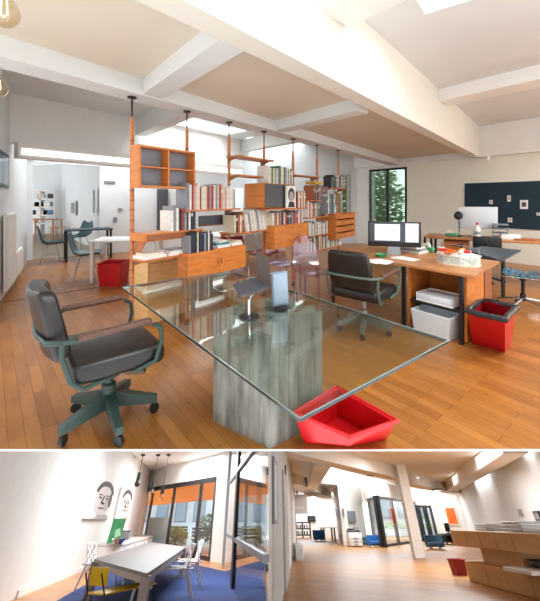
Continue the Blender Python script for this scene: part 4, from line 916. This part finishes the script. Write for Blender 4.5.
# two drawn portraits
def portrait(label, x0, y0, x1, y1, hair_w):
    t, w, h = flat('portrait_canvas', label, 'picture', AWa, AWb, x0, y0, x1, y1, [mat('canvas_white', '#e9e4e0', .7)][0], R_, .01, .12, None, 'portraits above the sideboard')
    y = -.125
    def E(cx, cz, rx, rz_, n=26, a0=0, a1=2*PI, yy=0): return [V((w*(cx+rx*math.cos(a0+(a1-a0)*k/(n-1))), y-yy, h*(cz+rz_*math.sin(a0+(a1-a0)*k/(n-1))))) for k in range(n)]
    MB().prism(E(.02, .5, .36, .44)[:-1], (0, -.004, 0)).build('drawn_head', mat('skin_print', '#d8cdc8', .7, var=.06, scale=1.5), t)
    f = MB(); f.prism(E(.02, .62, .39, .36, 22, 0.1, PI-.1)+E(.02, .6, .31, .24, 22, PI-.2, .2), (0, -.008, 0))
    if hair_w: f.prism(E(.30, .5, .07, .2)[:-1], (0, -.008, 0))
    f.build('drawn_hair', PRINT, t)
    f = MB()
    for cx in (-.16, .14):
        f.prism(E(cx, .60, .1, .018)[:-1], (0, -.01, 0)); f.prism(E(cx, .53, .07, .025)[:-1], (0, -.01, 0))
    f.tube([V((-.02*w, y-.008, .56*h)), V((-.09*w, y-.008, .42*h)), V((0, y-.008, .39*h))], .05, 5); f.build('drawn_features', PRINT, t)
    MB().prism(E(-.03, .27, .13, .032)[:-1], (0, -.01, 0)).build('drawn_mouth', mat('lip_print', '#8d6a66', .7), t)
    f = MB(); f.prism(E(.16, .38, .1, .18)[:-1], (0, -.007, 0)); f.prism([V((-.2*w, y, .02*h)), V((.4*w, y, .02*h)), V((.26*w, y, .12*h)), V((-.1*w, y, .1*h))], (0, -.006, 0)); f.build('drawn_shading', PRINTL, t)
portrait('larger drawn portrait of a face, left of the pair above the sideboard', 89, 479, 112.5, 519, 1)
portrait('smaller drawn portrait of a face, right of the pair above the sideboard', 117, 488, 130.5, 519, 0)
# chairs
def side_chair(label, p, rz, w, d, zs, zb, seatm, legm, room, lattice=False, group=None):
    t = thing('side_chair', label, 'chair', p, rz, group, room); r = w*.035
    if not lattice:
        MB().rbox((0, 0, zs), (w, d, w*.06), w*.028, 3).build('seat', seatm, t)
        MB().sheet([[V((x*w*.5*s, -d*.5-.04*w*(1-x*x)-.1*w*k, zs+(zb-zs)*(.3+.7*k))) for x in (-1, -.5, 0, .5, 1)] for k, s in ((0, .95), (.5, 1), (1, .92))], w*.05).build('backrest', seatm, t, smooth=1.2)
    else:
        def net(nm, f):
            b = MB(); R = random.Random(5); P = [[f(i/4+(R.uniform(-.06, .06) if 0 < i < 4 else 0), j/4+(R.uniform(-.06, .06) if 0 < j < 4 else 0)) for i in range(5)] for j in range(5)]
            for j in range(5):
                for i in range(5):
                    if i < 4 and (j in (0, 4) or (i+j) % 2 == 0): b.tube([P[j][i], P[j][i+1]], r*.5, 6)
                    if j < 4 and (i in (0, 4) or (i+j) % 2): b.tube([P[j][i], P[j+1][i]], r*.5, 6)
                    if i < 4 and j < 4: b.tube([P[j][i], P[j+1][i+1]] if (i+j) % 2 else [P[j][i+1], P[j+1][i]], r*.5, 6)
            b.build(nm, seatm, t)
        net('seat', lambda a, c: V(((a-.5)*w, (c-.5)*d, zs-.03*w*math.sin(PI*a)))); net('backrest', lambda a, c: V(((a-.5)*w, -d*.5-.15*w*c-.05*w*math.sin(PI*a), zs+(zb-zs)*(.05+.95*c))))
    for sx in (-1, 1):
        MB().tube([V((sx*w*.44, d*.44, zs)), V((sx*w*.52, d*.52, 0))], r, 8).build('leg', legm, t)
        MB().tube([V((sx*w*.44, -d*.62, zb*.9 if not lattice else zs)), V((sx*w*.46, -d*.5, zs)), V((sx*w*.52, -d*.66, 0))], r, 8).build('leg', legm, t)
    return t
p = at(119, 616, .05); zs = R_.top(p, 588); zb = R_.top(p, 570); w = at(124, 601).x-at(96, 601).x
side_chair('yellow chair with black legs at the near end of the grey table', p, -.35, w*.62, 1.7, zs, zb+.1, YELL, BLACK, R_)
WC = mat('white_wire', '#dfe0e2', .4)
for px, py, lab, s_ in ((158, 598, 'white wire lattice chair nearer the front along the grey table', 1.0), (173, 586, 'white wire lattice chair further back along the grey table', 1.0)):
    p = at(px, py, .05); zs = R_.top(p, py-27); zb = R_.top(p, py-43); side_chair(lab, p, PI/2+.25, .85, 1.2, .5, .92, WC, WC, R_, True, 'white wire chairs')
p = at(101, 590, .05); side_chair('white chair half hidden by the left side of the grey table', p, -PI/2, .7, .9, .5, .9, WC, WC, R_, True, 'white wire chairs')
# pendants
for k, (x, y, lab) in enumerate(((138, 480, 'black pendant lamp hanging highest, by the picture wall'), (152, 489, 'clear pendant bulb hanging between the other two'), (162, 494, 'clear pendant bulb hanging furthest from the picture wall'))):
    r = R_.ray(x, y); q = r*(24/r.y); q.z += R_.h; t = thing('pendant_lamp', lab, 'pendant lamp', q, 0, 'pendants over the meeting table', R_)
    MB().tube([(0, 0, .3), (0, 0, HC-q.z)], .022, 6).build('cord', BLACK, t); MB().lathe([(0, .32), (.09, .32), (.1, 0), (0, 0)], 14).build('socket', BLACK, t)
    MB().lathe([(0, -.3), (.1, -.27), (.15, -.15), (.09, 0), (0, 0)], 14).build('bulb', [BLACK, MATS['bulb_glass'], MATS['bulb_glass']][k], t)
    MB().lathe([(0, HC-q.z-.02), (.12, HC-q.z-.02), (.12, HC-q.z-.08), (0, HC-q.z-.08)], 14).build('ceiling_rose', BLACK, t)
r1 = R_.at(100, 453, HC-.05); r2 = R_.at(135, 457, HC-.05)
o = MB().tube([r1, r1.lerp(r2, .3)+V((.4, 0, -.25)), r1.lerp(r2, .7)+V((.2, 0, -.25)), r2], .03, 6).build('ceiling_cable', mat('copper_cable', '#b58a74', .5), None, R_); tag(o, 'loose copper coloured cable swagged under the meeting room ceiling', 'cable')
# glass partition on the right of the meeting room
GA, GB = at(225, 571), at(240, 606); gd = (GB-GA).normalized()
t = thing('glass_partition', 'black framed glass partition with a slanting grey rail on the right of the blue rug', 'partition', GA+Z*.03, math.atan2(gd.y, gd.x), None, R_)
def gl(px, py): p = R_.on(GA, GB, px, py)-GA; return p.dot(gd), p.z
gend = gl(266.5, 520)[0]
MB().box((gend/2, 0, HC/2), (gend, .02, HC)).build('glass_sheet', WIN, t)
for px, w in ((226, .35), (236, .7)):
    u = gl(px, 520)[0]; MB().box((u, 0, HC/2), (w, .12, HC)).build('post', [BLACK, GREYW][0] if px > 230 else mat('grey_post', '#8d9092', .5), t)
u0, z0 = gl(225, 532); u1, z1 = gl(262, 564); zm = (z0+z1)/2
MB().box((gend/2, 0, zm), (gend, .1, .09)).build('rail', mat('grey_rail', '#7d8387', .35, .3), t)
u0, z0 = gl(229, 485); MB().box((gend/2, 0, z0), (gend, .14, .1)).build('rail', MATS['grey_rail'], t)

# ================================================================ STUDIO HALL (lower storey, right bay)
R_ = HALL; at = R_.at; on = R_.on; HC = 4.35; BZ = 3.72
poly('floor_4', [V((.03, 6, -.1)), V((40, 6, -.1)), V((60, 110, -.1)), V((.03, 110, -.1))], .1, FLOORH, R_)
mb = MB()
for pl_ in ([(.03, 8), (60, 8), (60, 28), (.03, 28)], [(.03, 28), (3.89, 28), (3.89, 29.93), (5.01, 44.32), (10.3, 51.7), (10.3, 112), (.03, 112)], [(3.89, 28), (60, 28), (60, 60), (21, 53.2), (17, 53.2), (11.15, 42.6), (11.15, 42), (3.89, 29.93)]):
    mb.prism([V((x, y, HC)) for x, y in pl_], (0, 0, .3))
o = mb.build('ceiling_3', WHITE, None, R_, smooth=0); o['kind'] = 'structure'
def st(name, mb, m): o = mb.build(name, m, None, R_); o['kind'] = 'structure'; return o
def wall(name, segs, m=WHITE, th=.3, z0=0, z1=HC): 
    mb = MB()
    for a_, b_ in segs: mb.slab(a_, b_, th, z0, z1)
    return st(name, mb, m)
LA, LB = at(279.5, 612), at(297, 541.5)
wall('wall_hall_left', [(LA-(LB-LA)*.05, LB)], GREYW, .05)
flat('wall_picture', 'tall pale picture on the near left wall of the hall', 'picture', LA, LB, 271.5, 462, 275, 522, GREYW, R_, .01, .06, (MATS['grey_rail'], .06))
o = MB().slab(R_.on(LA, LB, 283.2, 540)*1, R_.on(LA, LB, 287.5, 540)*1, .06, 0, 2.9, away=False).build('door_1', mat('door_grey', '#bfc2c2', .5), None, R_); o['kind'] = 'structure'
fy_ = at(300, 537.5).y; FA, FB = V((.03, fy_, 0)), at(336, 537.5)
wall('wall_hall_far', [(FA, FB+V((2, 0, 0)))], GREYW)
RA, RB = at(335, 537), at(347, 545.5); RC = at(368, 543)
wall('wall_hall_middle', [(RA, RB), (RB, RC)], WHITE)
PA, PB, PC = at(366, 541.5), at(384, 547.5), at(425, 541)
pz = R_.top(PB, 495.5)
def pane(name, a_, b_, n, fw=.35):
    w = MB(); g = MB(); dr = (b_-a_); L = dr.length; dr = dr/L
    for i in range(n+1): c = a_+dr*(L*i/n); w.slab(c-dr*fw/2, c+dr*fw/2, .25, 0, pz)
    w.slab(a_, b_, .25, pz-.2, pz); w.slab(a_, b_, .25, 0, .16); g.slab(a_, b_, .03, .16, pz-.2)
    o = st(name, w, BLACK); g.build('window_pane', WIN, o)
pane('window_6', PA, PB, 2, .5); pane('window_7', PB, PC, 3, .3)
wall('wall_patio_head', [(PA, PB), (PB, PC)], WHITE, .3, pz, HC)
DA, DB = at(426, 541.5), at(440, 541)
pz0 = pz; pz = R_.top(DA, 505); pane('window_8', DA, DB, 2, .5)
wall('wall_door_head', [(DA, DB)], WHITE, .3, pz, HC)
EA, EB = at(439, 541), at(474, 541.5); wall('wall_hall_back', [(EA, EB)], WHITE)
GA_, GB_ = at(472, 541.5), at(548, 566); wall('wall_hall_right', [(GA_, GB_+(GB_-GA_)*.3)], GREYW)
# patio behind the glazing
poly('patio_floor', [at(366, 539, -.02), at(384, 545, -.02), at(440, 538, -.02), V((at(440, 538).x+14, 82, -.02)), V((at(366, 539).x, 82, -.02))], .02, MATS['terrace_slabs'], R_)
hp = thing('patio_hedge', 'row of light green planting inside the glazed patio', 'hedge', at(392, 536.5), 0, None, R_)
b = MB(); R = random.Random(9)
for _ in range(2600):
    c = V((R.uniform(-5.5, 9), R.uniform(-1, 1), .75+R.random()**1.5*.75)); k = .16*(.6+R.random()); M = RZ(R.random()*6) @ RX(R.random()*3); v = [b.bm.verts.new(c+M @ V(q)) for q in ((-k, 0, 0), (0, -k*.4, .02), (k, 0, 0), (0, k*.4, .02))]; b.face(v)
b.build('foliage', LEAF, hp); MB().rbox((1.7, 0, .4), (15, 1.8, .8), .05).build('trough', MGREY, hp)
nb = thing('neighbour_building', 'pale building seen through the glazed patio', 'building', V((at(392, 536).x+4, 80, 0)), 0, None, R_)
MB().box((0, 0, 3.2), (44, 1, 6.4)).build('facade', MATS['neighbour_render'], nb)
for i in range(14): f = MB().box((-20+i*3, -.55, 3.4), (2, .2, 3)).build('window_frame', MATS['neighbour_frame'], nb); MB().box((-20+i*3, -.68, 3.4), (1.7, .08, 2.7)).build('pane', MATS['neighbour_pane'], f)
# column and beams
p = at(420.5, 558); w = at(425.5, 559).x-at(415.5, 559).x
mb = MB(); mb.box((p.x, p.y+w/2, HC/2), (w, w, HC)); st('column', mb, WHITE)
def beam(name, x0, y0, x1, y1, w=1.1, z=BZ, m=WHITE):
    a_, b_ = at(x0, y0, z), at(x1, y1, z); d = (b_-a_).normalized(); n = V((-d.y, d.x, 0))*w/2; mb = MB(); mb.prism([a_-n, b_-n, b_+n, a_+n], (0, 0, HC-z)); st(name, mb, m)
beam('beam_12', 280, 453, 408, 482, .9); beam('beam_13', 323, 466, 308, 497, .9); beam('beam_14', 404, 484, 470, 497, 1.2)
beam('beam_15', 452, 491, 516, 453, 1.0); beam('beam_16', 470, 497, 530, 470, 1.0); beam('beam_17', 482, 500, 548, 483, 1.2); beam('beam_18', 288, 484, 330, 500, 1.5)
# hanging white box, low cabinet
t = thing('bulkhead_box', 'white boxed duct hanging under the ceiling beside the far doorway', 'duct', R_.ray(297.5, 504)*1, 0, None, R_)
r = R_.ray(297.5, 504); q = r*(46/r.y); q.z += R_.h; place(t, R_, q); sx_ = 46/F/.74*.72
bw = (R_.ray(307, 504)*(46/R_.ray(307, 504).y)).x-(R_.ray(288, 504)*(46/R_.ray(288, 504).y)).x; zt = (R_.ray(297, 495)*(46/R_.ray(297, 495).y)).z; zb = (R_.ray(297, 514)*(46/R_.ray(297, 514).y)).z
MB().rbox((0, 0, 0), (bw, 1.2, zt-zb), .03).build('casing', mat('duct_white', '#d9d5cf', .6), t); MB().box((0, -.62, -(zt-zb)*.2), (bw*.6, .04, .12)).build('access_panel', WHITE, t); MB().tube([V((0, 0, (zt-zb)/2)), V((0, 0, HC-q.z))], .08, 8).build('hanger', STEEL, t)
p = at(299, 560); h = R_.top(p, 544); t = thing('low_cabinet', 'small white cabinet by the left wall of the hall', 'cabinet', p, 0, None, R_); MB().rbox((0, .5, h/2), (.42, 2.4, h), .02).build('body', WHITE, t); MB().rbox((0, -.71, h/2), (.36, .03, h*.85), .008).build('door', GREYW, t); MB().rbox((.1, -.74, h*.6), (.03, .03, .16), .008).build('handle', STEEL, t)
# far office zone
def gx(a_, b_, y): return at(b_, y).x-at(a_, y).x
p = at(303, 538.3); h = R_.top(p, 522); t = thing('dark_shelving', 'dark open shelving full of boxes at the far end of the hall', 'shelf', p, 0, None, R_); w = gx(296, 311, 538)
for i in range(3): MB().box((0, 0, .3+(h-.35)*i/2), (w, 1, .12)).build('shelf_plank', DGREY, t)
for i in (-1, 0, 1): MB().box((i*w/2, 0, h/2), (.12, 1, h)).build('upright', BLACK, t)
R = random.Random(6)
for i in range(10): o = MB().rbox((0, 0, .16), (w*.07, .6, .3), .03).build('storage_box', [MATS['book_black'], MATS['book_grey'], MATS['book_white'], MATS['book_navy']][i % 4], None, R_, (p.x+w*(-.39, -.27, -.12, .13, .3)[i % 5], p.y, .365+(h-.35)/2*(i//5)+.0)); tag(o, 'box, %s from the left on the %s level of the far dark shelving' % (ordinal(i % 5), ('lowest', 'middle')[i//5]), 'box', 'boxes on the dark shelving')
flat('wall_screen', 'small black screen on the far wall above the dark shelving', 'screen', FA, FB, 308, 516.5, 315, 521, SCREEND, R_, .02, .15, (BLACK, .12))
def tub_chair(label, px, py, ytop, x0, x1, m, rz, grp='blue tub chairs'):
    p = at(px, py); h = R_.top(p, ytop); w = gx(x0, x1, py); t = thing('tub_armchair', label, 'armchair', p, rz, grp, R_)
    MB().rbox((0, 0, h*.35), (w*.8, w*.8, h*.28), h*.06, 3).build('seat_cushion', m, t)
    n = 12; MB().sheet([[V((w*.48*math.cos(PI+PI*k/(n-1))*s, w*.48*math.sin(PI+PI*k/(n-1))*s, z*h)) for k in range(n)] for z, s in ((.14, .9), (.5, 1), (.8, 1.03), (1, 1.0))], w*.1).build('shell_back', m, t, smooth=1.2)
    for a_ in range(4): MB().tube([V((w*.3*math.cos(PI/4+a_*PI/2), w*.3*math.sin(PI/4+a_*PI/2), h*.2)), V((w*.36*math.cos(PI/4+a_*PI/2), w*.36*math.sin(PI/4+a_*PI/2), 0))], w*.03, 6).build('leg', BLACK, t)
tub_chair('bright blue chair far back by the wooden table in the hall', 319, 541, 530, 313.5, 325, BLUE, .2)
tub_chair('slate blue tub chair right of the white column', 436, 549, 535.5, 427, 445, SLATE, PI*.95)
p = at(312, 539.3); table('side_table', 'wooden table beside the far blue chair', V((p.x+1.6, p.y-3.2, 0)), .1, gx(308, 322, 538), 2.0, 1.05, OAK, OAK, lr=.08, inset=.3, room=R_)
for i, (x0, x1) in enumerate(((336.5, 339), (340, 342.2), (343, 345.5))):
    flat('clerestory_picture', 'small dark framed picture, %s from the left, on the receding white wall' % ordinal(i), 'picture', RA, RB, x0, 508, x1, 517, MGREY, R_, .02, .1, (MATS['white_frame'], .1), 'pictures on the receding wall')
flat('wall_picture', 'grey framed picture above the white printer', 'picture', RB, RC, 347.5, 512, 354.5, 521.5, MGREY, R_, .02, .1, (MATS['grey_rail'], .12))
p = at(355, 546.5); h = R_.top(p, 530.5); w = gx(349, 361.5, 546); t = thing('office_printer', 'white office printer with a black top by the hall wall', 'printer', p, 0, None, R_)
MB().rbox((0, 0, h*.45), (w, 1.6, h*.86), .06).build('body', WHITE, t)
for i in range(3): o = MB().rbox((0, -.83, h*(.14+.2*i)), (w*.88, .08, h*.16), .02).build('paper_drawer', GREYW, t); MB().box((0, -.89, h*(.17+.2*i)), (w*.3, .05, .04)).build('grip', MGREY, o)
MB().rbox((0, 0, h*.95), (w*.95, 1.5, h*.14), .05).build('scanner_lid', DGREY, t); MB().rbox((w*.2, -.5, h*1.06), (w*.4, .5, h*.14), .04, M=RX(.4)).build('control_panel', BLACK, t)
MB().rbox((w*-.15, .2, h*1.07), (w*.5, .8, h*.12), .04).build('feeder', BLACK, t)
for k, (px, x0, x1, y, yt, lab, m) in enumerate(((375.5, 369, 383, 547, 535, 'bright blue armchair in front of the patio glazing', BLUE), (365, 361, 369, 546, 537, 'dark teal armchair between printer and glazing', TEAL))):
    p = at(px, y); h = R_.top(p, yt); w = gx(x0, x1, y); t = thing('lounge_armchair', lab, 'armchair', p, PI, 'armchairs by the glazing', R_)
    MB().rbox((0, 0, h*.35), (w*.8, w*.7, h*.3), h*.06, 3).build('seat_cushion', m, t); MB().rbox((0, -w*.36, h*.55), (w, w*.16, h*.9), h*.05, 3).build('backrest', m, t)
    for sx in (-1, 1): MB().rbox((sx*w*.44, 0, h*.4), (w*.12, w*.7, h*.55), h*.05, 3).build('armrest', m, t); MB().box((sx*w*.4, w*.25, h*.07), (w*.05, w*.05, h*.14)).build('leg', BLACK, t)
# painting, desk, bin
flat('orange_painting', 'large orange abstract painting on the back wall of the hall', 'painting', EA, EB, 446.5, 507.5, 456.5, 524.5, ORANGE, R_, .02, .12, (mat('frame_pale', '#e8d8c8', .5), .1))
p = at(450, 544); h = R_.top(p, 533.5); w = gx(443, 457, 544); t = thing('dark_desk', 'dark desk below the orange painting', 'desk', p, 0, None, R_)
MB().rbox((0, 0, h-.06), (w, 2.2, .12), .02).build('desk_top', DGREY, t); MB().rbox((0, 1, h*.5), (w*.9, .06, h*.8), .01).build('modesty_panel', BLACK, t)
for sx in (-1, 1):
    for sy in (-1, 1): MB().box((sx*w*.46, sy*.95, h/2-.06), (.12, .12, h-.12)).build('leg', BLACK, t)
t = thing('black_monitor', 'black object standing on the dark desk below the painting', 'monitor', V((p.x+w*.1, p.y, h+.01)), 0, None, R_); MB().rbox((0, 0, .42), (w*.35, .15, .6), .04).build('screen_body', BLACK, t); MB().lathe([(0, 0), (.25, 0), (.25, .04), (.06, .06), (.06, .2), (0, .2)], 14).build('stand', BLACK, t)
p = at(460, 575); h = R_.top(p, 559.5); w = gx(453, 466, 577); tp = [p+V(k) for k in ((-w*.55, -.5, 0), (w*.55, -.3, 0), (w*.55, .9, 0), (-w*.55, .7, 0))]
t = thing('waste_bin', 'dark red waste bin beside the plywood counter in the hall', 'bin', p, .1, 'red waste bins', R_)
b = MB(); lay = lambda f, z: [b.bm.verts.new(V((sx*w*.5*f, sy*w*.5*f, z))) for sx, sy in ((-1, -1), (1, -1), (1, 1), (-1, 1))]
rg = [lay(.82, 0), lay(1, h), lay(.93, h), lay(.76, .03)]
for A0, B0 in zip(rg, rg[1:]):
    for i in range(4): b.face([A0[i], A0[(i+1) % 4], B0[(i+1) % 4], B0[i]])
b.face(rg[0]); b.face(rg[-1]); b.build('body', DRED, t); MB().tube([V((sx*w*.5, sy*w*.5, h)) for sx, sy in ((-1, -1), (1, -1), (1, 1), (-1, 1))], .03, 6, closed=True).build('rim', DRED, t)
# plywood counter: stepped blocks
PLY = mat('plywood', '#d3a468', .55, var=.1, scale=1.2, stretch=(1, 1, 5)); CA, CB = at(469.5, 581), at(543, 601)
cd = (CB-CA).normalized(); cn = V((-cd.y, cd.x, 0)); t = thing('plywood_counter', 'stepped plywood reception counter at the right of the hall', 'counter', CA, math.atan2(cd.y, cd.x), None, R_)
def cz(px, py): p = R_.on(CA, CB, px, py)-CA; return p.dot(cd), p.z
L = cz(545, 560)[0]; zA = cz(472, 562)[1]; zB = cz(472, 547)[1]; zC = cz(472, 530.5)[1]; uM0, uM1 = cz(478, 556)[0], cz(516, 556)[0]
MB().rbox((L/2, .7, zA/2), (L, 1.4, zA), .02, 1).build('lower_block', PLY, t); MB().rbox(((uM0+uM1)/2, .75, (zA+zB)/2), (uM1-uM0, 1.2, zB-zA), .01, 1).build('middle_block', PLY, t); MB().rbox((L/2+.1, .6, (zB+zC)/2), (L+.6, 1.5, zC-zB), .02, 1).build('upper_block', PLY, t)
for i in range(1, 5): MB().box((L*i/5, -.152, (zB+zC)/2), (.012, .006, zC-zB-.04)).build('panel_joint', mat('ply_joint', '#8d6a42', .7), t)
for i in range(1, 4): MB().box((L*i/4+.2, -.002, zA/2), (.012, .006, zA-.04)).build('panel_joint', MATS['ply_joint'], t)
MB().rbox((L*.86, .3, zA+.05), (L*.28, 1.6, .08), .01, 1).build('inset_top', WHITE, t); o = MB().rbox((0, 0, .08), (L*.14, .5, .14), .03).build('desk_organiser', BLACK, None, R_, CA+cd*(L*.82)+cn*.5+Z*(zA+.1)); tag(o, 'flat black organiser in the open notch of the plywood counter', 'organiser')
for k, (x0, x1, y0, lab) in enumerate(((469, 481, 523.5, 'low clear acrylic tray at the left on the plywood counter'), (496, 516, 521, 'larger clear acrylic tray stack on the plywood counter'))):
    u0, u1 = cz(x0, 528)[0], cz(x1, 528)[0]; hz_ = cz((x0+x1)/2, y0)[1]-zC; t = thing('acrylic_tray', lab, 'tray', CA+cd*((u0+u1)/2)+cn*.6+Z*(zC+.002), math.atan2(cd.y, cd.x), 'acrylic trays on the counter', R_)
    for i in range(3): MB().rbox((0, 0, hz_*(.16+.33*i)), ((u1-u0)*(1-.06*i), .8, hz_*.26), .01, 1).build('tray_tier', mat('acrylic_grey', '#c6cccd', .2), t)
flat('wall_switch', 'small dark switch plate on the right white wall of the hall', 'switch', GA_, GB_, 519.5, 509, 522, 516, MGREY, R_, .02, .08)
flat('wall_picture', 'dark framed picture cut off by the right edge of the hall', 'picture', GA_, GB_, 536, 512, 541, 520, MGREY, R_, .02, .08, (BLACK, .08))
p = at(375, 474.5, HC); t = thing('ceiling_vent', 'dark square vent in the hall ceiling by the roof light', 'vent', V((p.x, p.y, HC-.03)), .2, None, R_); MB().box((0, 0, 0), (.9, 1.6, .05)).build('frame', MGREY, t)
for i in range(4): MB().box((0, -.6+.4*i, -.03), (.8, .18, .02)).build('louvre', DGREY, t)
for k, (x0, y0, x1, y1, lab) in enumerate(((508, 477, 548, 468, 'white track light highest at the right of the hall ceiling'), (516, 484, 548, 479, 'white track light lower at the right of the hall ceiling'))):
    a_, b_ = at(x0, y0, BZ-.1), at(x1, y1, BZ-.1); d_ = (b_-a_).normalized(); t = thing('track_light', lab, 'light', a_, math.atan2(d_.y, d_.x), 'track lights of the hall', R_); L_ = (b_-a_).length
    MB().box((L_/2, 0, 0), (L_, .08, .08)).build('rail', WHITE, t)
    for f in (.15, .5, .85): MB().lathe([(0, -.3), (.1, -.3), (.11, .02), (0, .04)], 12, (L_*f, 0, -.12), M=RX(-.7)).build('spot_head', WHITE, t)
for k, (x, y, lab) in enumerate(((437, 489.5, 'small round ceiling lamp right of the hall column'), (466, 497.5, 'small bright ceiling lamp above the back wall of the hall'), (453, 505, 'small wall washer lamp above the orange painting'))):
    r = R_.at(x, y, BZ-.05); t = thing('ceiling_lamp', lab, 'light', r, 0, 'small ceiling lamps of the hall', R_); MB().lathe([(0, .05), (.45, .05), (.5, -.05), (0, -.1)], 16).build('housing', MGREY if k == 0 else WHITE, t); MB().lathe([(0, -.12), (.3, -.1), (.3, -.06)], 16).build('lens', MATS['lit_diffuser'], t)
# ---------------------------------------------------------------- light
wd = bpy.data.worlds.new('sky'); SC.world = wd; wd.use_nodes = True
bg = wd.node_tree.nodes['Background']; bg.inputs[0].default_value = (.93, .97, 1, 1); bg.inputs[1].default_value = 1.3
def area(name, room, loc, size, power, rot=(0, 0, 0), col=(.95, .975, 1)):
    l = bpy.data.lights.new(name, 'AREA'); l.shape = 'RECTANGLE'; l.size, l.size_y = size; l.energy = power; l.color = col
    o = bpy.data.objects.new(name, l); COL.objects.link(o)
    m = room.m @ Matrix.Translation(V(loc)) @ (Matrix.Rotation(rot[2], 4, 'Z') @ Matrix.Rotation(rot[1], 4, 'Y') @ Matrix.Rotation(rot[0], 4, 'X'))
    o.location = m.to_translation(); o.rotation_euler = m.to_euler()
for k, (s0, s1, q0, q1) in enumerate(SKY):
    p = sq((s0+s1)/2, (q0+q1)/2, CZ+.45); area('skylight_daylight', MAIN, p, (s1-s0, q1-q0), (65, 50, 110, 260, 60, 60, 60)[k], (0, 0, math.atan2(.8, .6)))  # beyond the framed pair over the shelving these lamps are added fill
for x, y, w in ((-3.2, 16, 3.5), (-4.5, 25, 4)): area('meeting_ceiling_light', MEET, (x, y, 4.0), (w, w), 370)  # fill lamps added under the ceiling to brighten the meeting room
for x, y, w in ((9, 40, 7), (9, 22, 6), (18, 34, 7), (6, 62, 6), (17, 52, 6)): area('hall_roof_daylight', HALL, (x, y, 4.25), (w, w), 520)  # added fill spread below the ceiling to lift the hall, no such fittings
area('patio_daylight', HALL, (15, 58, 2.2), (12, 4), 2600, (PI/2, 0, .25))
SC.view_settings.exposure = 0.75
SC.cycles.max_bounces = 10; SC.cycles.transparent_max_bounces = 16; SC.cycles.use_denoising = True
SC.cycles.caustics_reflective = False; SC.cycles.caustics_refractive = False
